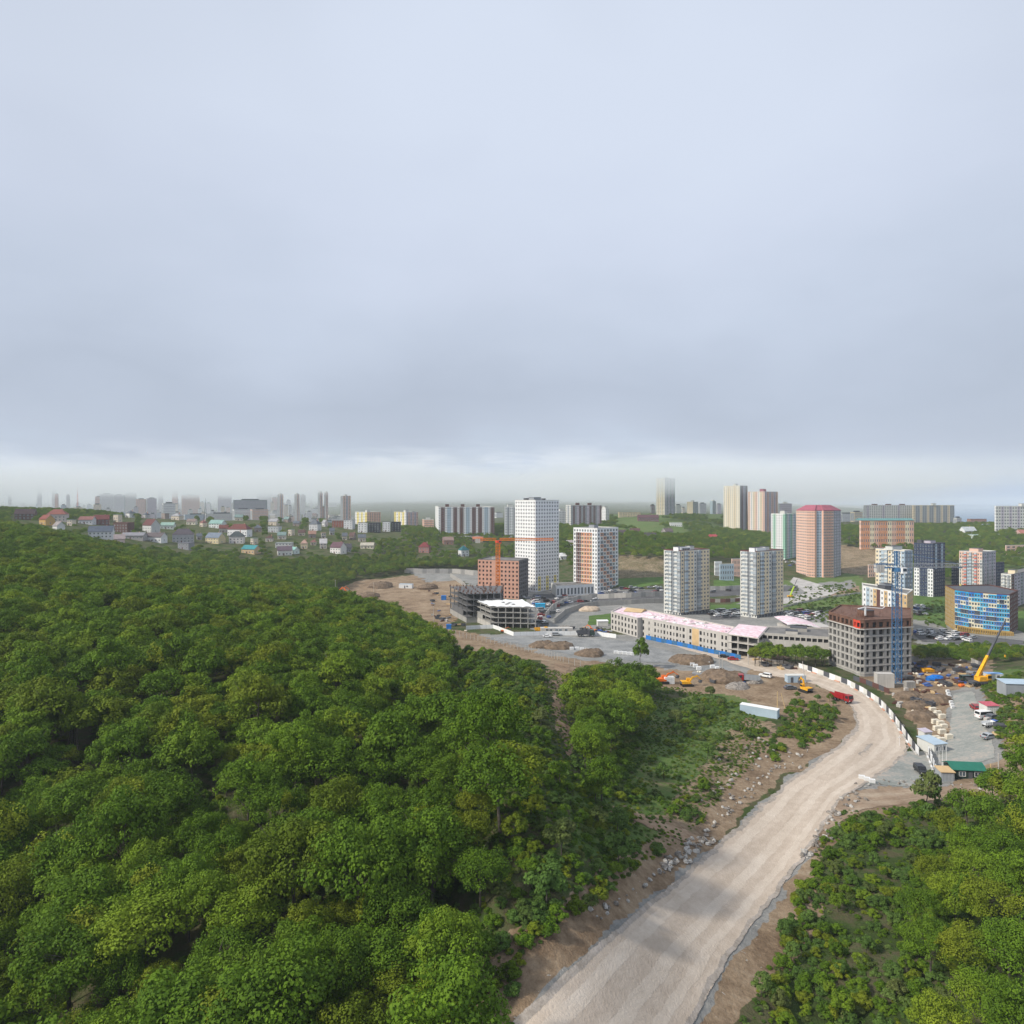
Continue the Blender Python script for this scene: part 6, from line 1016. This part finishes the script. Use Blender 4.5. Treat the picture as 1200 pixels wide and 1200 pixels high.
def pile(name, lab, px, py, kind, m, grp=None, y0=150, s=1., rz=None, cat='pile'):
    p = at(px, py, y0); rz = R.uniform(0, 3) if rz is None else rz; mb = MB()
    if kind == 'boards':
        for k in range(4):
            for j in range(4): mb.box(-2*s, 2*s+R.uniform(-.3, .3), -.8*s+j*.4*s, -.8*s+j*.4*s+.34*s, .1+k*.2*s, .1+k*.2*s+.16*s, m)
    elif kind == 'pipes':
        for k in range(9): mb.cyl((0, -.8*s+(k % 5)*.4*s+(k//5)*.2*s, .2+(k//5)*.35*s), (1, 0, 0), .19*s, 5*s, m, 7)
    elif kind == 'blocks':
        for k in range(3):
            for i in range(3): mb.box(-1.2*s+i*.8*s, -1.2*s+i*.8*s+.74*s, -.6*s, .6*s, k*.55*s, k*.55*s+.5*s, m)
    elif kind == 'sack': mb.blob((0, 0, .5*s), (.8*s, .7*s, .6*s), m, 8, 5, .12); mb.blob((1.3*s, .3, .4*s), (.6*s, .6*s, .5*s), m, 8, 5, .12)
    elif kind == 'tarp':
        mb.blob((0, 0, .4*s), (3.6*s, 1.6*s, 1.5*s), m, 12, 6, .12)
    elif kind == 'mound':
        mb.blob((0, 0, -.1*s), (3*s, 2.2*s, 1.4*s), m, 14, 8, .1); mb.blob((1.5*s, .6*s, 0), (1.7*s, 1.5*s, 1.2*s), m, 12, 7, .12)
    elif kind == 'skip': mb.xprism([(-1, .3), (1, .3), (1.4, 1.5), (1.3, 1.5), (.95, .45), (-.95, .45), (-1.3, 1.5), (-1.4, 1.5)], -2*s, 2*s, m); mb.box(-2*s, -1.95*s, -1.2, 1.2, .4, 1.4, m); mb.box(1.95*s, 2*s, -1.2, 1.2, .4, 1.4, m)
    return mb.build(name, None, (p.x, p.y, p.z), rz, label=lab, cat=cat, group=grp)
TIMB = M_('sawn_timber', (206,176,130), scale=2, var=.15); TARP = M_('blue_tarpaulin', (24,116,206), scale=1.2, var=.2); SACK = M_('pale_sack', (222,214,196), scale=1, var=.1); EARTH = mat('dug_earth', (.19,.135,.09), scale=.8, var=.25, bump=.2); RUBB = mat('rubble_stone', (.30,.27,.24), scale=1.5, var=.3, bump=.15)
pile('tarpaulin_heap', 'heap under a bright blue tarpaulin in the cluttered yard', 1095, 797, 'tarp', TARP, s=1.05, rz=.1); pile('yellow_skip', 'yellow orange skip behind the blue tarpaulin', 1087, 788, 'skip', CRY, rz=0, cat='skip'); pile('orange_mixer', 'small orange mixer in front of the mobile crane', 1126, 805, 'sack', EXO, s=1.1, cat='mixer'); pile('block_stack', 'stack of grey concrete rings left of the blue tarpaulin', 1066, 806, 'blocks', CONC, s=1.5, rz=.1); pile('sack_heap', 'bright white sacks below the orange excavator', 784, 801, 'blocks', WHITE, s=1.6, rz=.1)
rr = random.Random(9); cl = [('boards', TIMB, 'timber_stack', 'pale timber stack'), ('boards', RUST, 'formwork_stack', 'rusty formwork stack'), ('pipes', RUST, 'rebar_bundle', 'rusty bundle of bars'), ('pipes', STEEL, 'pipe_bundle', 'grey pipe bundle'), ('blocks', CONCL, 'block_stack', 'pale block stack'), ('sack', SACK, 'sack_pair', 'pair of pale sacks'), ('skip', DGREY, 'dark_skip', 'dark skip'), ('boards', PB, 'panel_stack', 'blue panel stack')]
for zone_, poly, n, y0 in (('in the cluttered yard behind the concrete block', [(1066,778),(1145,780),(1150,797),(1135,806),(1060,804),(1050,790)], 105, 170), ('on the earth between the road fence and the yard', [(1042,806),(1100,808),(1112,825),(1100,832),(1075,842),(1050,828)], 38, 170), ('on the ground around the two skeletons', [(500,690),(528,700),(545,735),(560,740),(530,742),(505,720)], 34, 330), ('along the near side of the white annex walls', [(640,738),(700,735),(720,742),(700,744),(650,743)], 20, 300), ('beside the open frame wing', [(868,768),(905,775),(935,783),(915,788),(880,776)], 10, 240), ('on the dirt mounds by the excavators', [(820,778),(860,790),(870,800),(850,806),(815,790)], 9, 200), ('in the roadside row of parked cars', [(1152,846),(1172,842),(1172,872),(1156,872)], 7, 160)):
    k = 0
    while k < n:
        px, py = rr.uniform(min(q[0] for q in poly), max(q[0] for q in poly)), rr.uniform(min(q[1] for q in poly), max(q[1] for q in poly))
        if not bool(inpoly(np.array([px]), np.array([py]), poly)[0]): continue
        kd, m, nm, lb = rr.choice(cl); pile(nm, lb+' '+zone_, px, py, kd, m, 'building materials '+zone_, y0, rr.uniform(.5, .9), rr.uniform(0, 3), cat='building material'); k += 1
for i in range(7): pile('concrete_block', 'white concrete block in the line along the grey yard track', 1110.5+i*1.0, 811+i*3.2, 'blocks', WHITE, 'white blocks along the yard track', 160, .5, .2, cat='concrete block')
for i, (x, y) in enumerate([(1094,840),(1099,838),(1104,842),(1096,848),(1102,850),(1106,854),(1098,856),(1104,860),(1097,868),(1103,870),(1112,866),(1093,834)]): pile('pallet_load', 'wrapped cream pallet load behind the gate house', x, y, 'blocks', SACK, 'cream pallet loads behind the gate house', 160, .85, .1, cat='pallet')
for i, (x, y) in enumerate([(722,766),(727,766.5),(732,767),(737,767.5),(742,768),(664,761),(670,761.5),(676,761.5),(682,762.5),(688,763),(811,780),(815,782),(819,785),(829,779),(835,783),(841,785)]): pile('wrapped_roll', 'white wrapped roll lying at the near edge of the gravel lot' if i < 10 else 'white slab dumped beside the dirt road', x, y, 'blocks', WHITE, 'white rolls at the lot edge' if i < 10 else 'white slabs beside the dirt road', 220, .8, .05, cat='roll' if i < 10 else 'slab')
for i, (x, y, s, m, l) in enumerate([(815,777,2.6,EARTH,'long brown earth mound between the lot and the excavators'),(800,775,2.2,EARTH,'brown earth mound left of the long one'),(655,760,2.4,EARTH,'flat dark mound at the near edge of the gravel lot'),(635,758,2.2,EARTH,'dark earth bank behind the post fence'),(690,768,2.2,EARTH,'reddish bank below the gravel lot'),(850,798,2.8,EARTH,'big dark slope heap left of the dump truck'),(838,792,2.,EARTH,'brown heap beside the white slabs'),(1097,822,1.8,EARTH,'brown heap between the yard tracks'),(1064,818,1.7,EARTH,'dark heap inside the road fence'),(1073,829,1.6,EARTH,'rusty brown heap inside the fence bend'),(1080,842,1.8,EARTH,'greenish heap above the gate house'),(445,688,3.5,EARTH,'reddish earth rampart on the far earthworks'),(500,690,3,EARTH,'earth heap right of the lonely cabin'),(430,700,3,EARTH,'near earth heap of the far earthworks'),(912,772,1.6,EARTH,'small heap below the roadside trees'),(864,806,1.5,RUBB,'pale rubble tip at the slope edge'),(884,800,1.2,RUBB,'pale rubble beside the dump truck'),(690,716,2.4,mat('sand', (.5,.40,.30), scale=.6),'sand coloured heap under the curved wall'),(660,738,1.6,RUBB,'grey rubble behind the white fence')]): pile('earth_mound', l, x, y, 'mound', m, None, 200, s, R.uniform(-.3, .3), cat='mound')
# poles
def pole(px, py, hh, m, lab, y0=150, r=.22, arm=0, grp=None, name='utility_pole', cat='pole', lean=0):
    p = at(px, py, y0); t = empty(name, (*p,), label=lab, cat=cat, group=grp); mb = MB(); mb.bar((0, 0, -.5), (lean, 0, hh), r*1.4, m, 6, r); mb.build('shaft', t)
    if arm: mb = MB(); mb.bar((lean-arm, 0, hh-.6), (lean+arm, 0, hh-.6), .14, m); mb.build('crossarm', t)
for i, (x, y, hh, l) in enumerate([(843,791,9,'white post left of two at the slab heap'),(846.5,791,7,'white post right of two at the slab heap'),(877,779,7,'concrete pole at the open frame wing'),(944,800,8,'leaning concrete pole behind the yellow excavator'),(911,832,6,'wooden pole left of the leaning one above the container'),(921,832,5.5,'leaning wooden stick above the container'),(393,697,11,'white pole at the far earthworks'),(438,700,11,'thin pole sticking out of the wood at the earthworks'),(508,728,9,'pole at the corner of the dark skeleton'),(665,706,9,'lamp pole on the upper retaining wall'),(686,700,8,'lamp pole left of the gridded tower'),(728,708,8,'lamp pole on the lower retaining wall'),(1161,925,5.5,'brown stake beside the lower dirt track'),(1170,908,5,'grey stake on the dirt track right of the hut')]):
    pole(x, y, hh, CONCL if i not in (4, 5, 12) else TIMB, l, 120 if y > 800 else 230, .2, arm=.5 if i in (6, 9, 10, 11) else 0, lean=(-1.2 if i == 3 else -1.6 if i == 5 else 0))
for i, x in enumerate((1100.5, 1104.5, 1109)): pole(x, 899, 5.6, WHITE, 'tall white flag pole at the gate, '+('left', 'middle', 'right')[i]+' one of three', 150, .09, name='flag_pole', grp='white flag poles at the gate')
pole(1054, 874, 3, WHITE, 'small white sign post inside the fence bend', 150, .08, arm=.4)
# stones along the road
rr = random.Random(31); SM = []
for i in range(6):
    mb = MB(); mb.blob((0, 0, .1), (.5, .4, .35), RUBB if i % 2 else mat('pale_stone', (.46, .44, .41), var=.2, scale=2), 7, 4, .3, rr); SM.append(mb.mesh('stone'))
def stones(n, pl, jit, lab, grp, smin, smax, y0=60):
    for i in range(n):
        k = rr.uniform(0, len(pl)-1.001); a, b_ = pl[int(k)], pl[int(k)+1]; t = k-int(k); px = a[0]+(b_[0]-a[0])*t+rr.gauss(0, jit); py = a[1]+(b_[1]-a[1])*t+rr.gauss(0, jit*.5); p = at(px, py, y0); s = rr.uniform(smin, smax)
        o = link('stone', SM[rr.randrange(6)], None, (p.x, p.y, p.z+.1), rr.uniform(0, 6), label=lab, cat='stone', group=grp); o.scale = (s*rr.uniform(.7, 1.3), s, s*rr.uniform(.7, 1.2))
stones(90, [(700,1075),(760,1035),(805,1000),(835,965),(870,935),(905,905),(950,880)], 4, 'pale stone along the left verge of the dirt road', 'stones on the left road verge', .3, 1.0); stones(60, [(940,1010),(960,985),(985,955),(1000,930)], 7, 'pale stone on the right verge of the dirt road', 'stones on the right road verge', .4, 1.2)
stones(50, [(835,985),(815,990),(800,1000),(780,1020)], 6, 'pale stone in the tip beside the road corner', 'stones tipped beside the road', .5, 1.3); stones(50, [(880,860),(900,880),(870,905),(840,940)], 14, 'stone scattered on the bare pinkish slope', 'stones on the bare slope', .4, 1.2); stones(40, [(1000,920),(1080,918),(1150,925)], 5, 'stone at the edge of the lower dirt track', 'stones at the dirt track', .3, .9)
for i in range(3): pile('concrete_beam', 'white concrete beam lying by the lower gravel yard', 1010+i*6, 913+i*2.2, 'blocks', WHITE, 'white beams by the gravel yard', 120, .55, -.3, cat='beam')
# ---------------------------------------------------------------- haze and low cloud
def volmat(name, col, dens, an=0.):
    m = bpy.data.materials.new(name); m.use_nodes = True; nt = m.node_tree; nt.nodes.remove(nt.nodes['Principled BSDF']); v = N(nt, 'ShaderNodeVolumePrincipled')
    v.inputs['Color'].default_value = (*col, 1); v.inputs['Density'].default_value = dens; v.inputs['Anisotropy'].default_value = an
    nt.links.new(v.outputs[0], nt.nodes['Material Output'].inputs['Volume']); return m
hz = MB(); hz.box(-9500, 9500, -60, 12600, GZ.min()-1, 58, volmat('hazy_air', (.88, .95, 1), .00011)); hz.build('haze', kind='stuff', label='pale blue haze over the distant city', cat='haze')
CLD = .005
# low stratus: one volume, thick where its own noise and height profile make it so
cm = volmat('cloud_mist', (.93, .97, 1), .0, .0); nt = cm.node_tree; v = nt.nodes['Principled Volume']; g = N(nt, 'ShaderNodeNewGeometry'); s3 = N(nt, 'ShaderNodeSeparateXYZ'); nt.links.new(g.outputs['Position'], s3.inputs[0])
def sm(val, a, b_, c=0., d=1.):
    r = N(nt, 'ShaderNodeMapRange', interpolation_type='SMOOTHSTEP'); nt.links.new(val, r.inputs[0])
    for i, q in enumerate((a, b_, c, d)): r.inputs[i+1].default_value = q
    return r.outputs[0]
nz = noise(nt, g.outputs['Position'], .0022, 3, .6, (1, 1, 2)); zz = math_(nt, 'ADD', s3.outputs[2], math_(nt, 'MULTIPLY', math_(nt, 'SUBTRACT', nz, .5), 110))
far = sm(s3.outputs[1], 1500, 3200, 0, 28); zz = math_(nt, 'ADD', zz, far); bump = math_(nt, 'MULTIPLY', math_(nt, 'MULTIPLY', sm(s3.outputs[0], 0, 200), sm(s3.outputs[0], 600, 900, 1, 0)), math_(nt, 'MULTIPLY', sm(s3.outputs[1], 850, 1020), sm(s3.outputs[1], 1400, 1800, 1, 0)))
zz = math_(nt, 'ADD', zz, math_(nt, 'MULTIPLY', bump, 12))
d = math_(nt, 'MULTIPLY', sm(zz, 12, 46), sm(s3.outputs[2], 50, 84, 1, 0)); d = math_(nt, 'MULTIPLY', d, sm(s3.outputs[1], 800, 1650)); d = math_(nt, 'MULTIPLY', d, sm(s3.outputs[1], 3600, 4500, 1, 0)); d = math_(nt, 'MULTIPLY', d, sm(s3.outputs[0], 500, 1500, 1, .0))
mist = math_(nt, 'MULTIPLY', math_(nt, 'MULTIPLY', sm(s3.outputs[1], 1200, 2600), sm(s3.outputs[0], 500, 1800, 1, .2)), .0005)
n2_ = sm(noise(nt, g.outputs['Position'], .004, 4, .6, (1, .6, 3)), .36, .62, .15, 1.8); d = math_(nt, 'MULTIPLY', d, math_(nt, 'MULTIPLY_ADD', bump, 2.6, n2_))
nt.links.new(math_(nt, 'ADD', mist, math_(nt, 'MULTIPLY', d, CLD)), v.inputs['Density'])
cb_ = MB(); cb_.box(-4200, 3600, 700, 4600, -70, 140, cm); cb_.build('low_cloud', kind='stuff', label='low grey cloud swallowing the tops of the far towers', cat='cloud')

# ---------------------------------------------------------------- labels: what shares a label gets its place among its like
ORD = 'first second third fourth fifth sixth seventh eighth ninth tenth eleventh twelfth thirteenth fourteenth fifteenth sixteenth seventeenth eighteenth nineteenth twentieth'.split()
def ordn(i): return ORD[i] if i < 20 else '%d%s' % (i+1, 'th' if 10 <= (i+1) % 100 <= 20 else {1: 'st', 2: 'nd', 3: 'rd'}.get((i+1) % 10, 'th'))
byl = {}
for o in scene.objects:
    if o.parent is None and o.get('label') and not o.get('kind'): byl.setdefault((o['label'], o.get('category')), []).append(o)
groups = {}
for (l, c_at), os_ in byl.items():
    if len(os_) < 2: continue
    key = ('oak',) if 'hillside wood' in l else (l,); groups.setdefault(key, []).extend(os_)
def pos(o):
    x, y, z_ = o.location; z_ += 7 if o.get('category') == 'tree' else 1; return 600+x/y*F, HY-z_/y*F
for key, os_ in groups.items():
    P_ = [(pos(o), o) for o in os_]; P_ = [q for q in P_ if 0 < q[0][0] < 1200 and q[0][1] < 1200]; n = len(P_)
    if n > 25:
        P_.sort(key=lambda q: -q[0][1]); rows = max(2, round(sqrt(n)*.8)); per = -(-n//rows)
        for r in range(rows):
            row = sorted(P_[r*per:(r+1)*per], key=lambda q: q[0][0])
            for i, (q, o) in enumerate(row): o['label'] = ' '.join(o['label'].split()[:9])+', %s from left in %s row up' % (ordn(i), ordn(r))
    else:
        for i, (q, o) in enumerate(sorted(P_, key=lambda q: q[0][0])): o['label'] = ' '.join(o['label'].split()[:12])+', %s from left' % ordn(i)
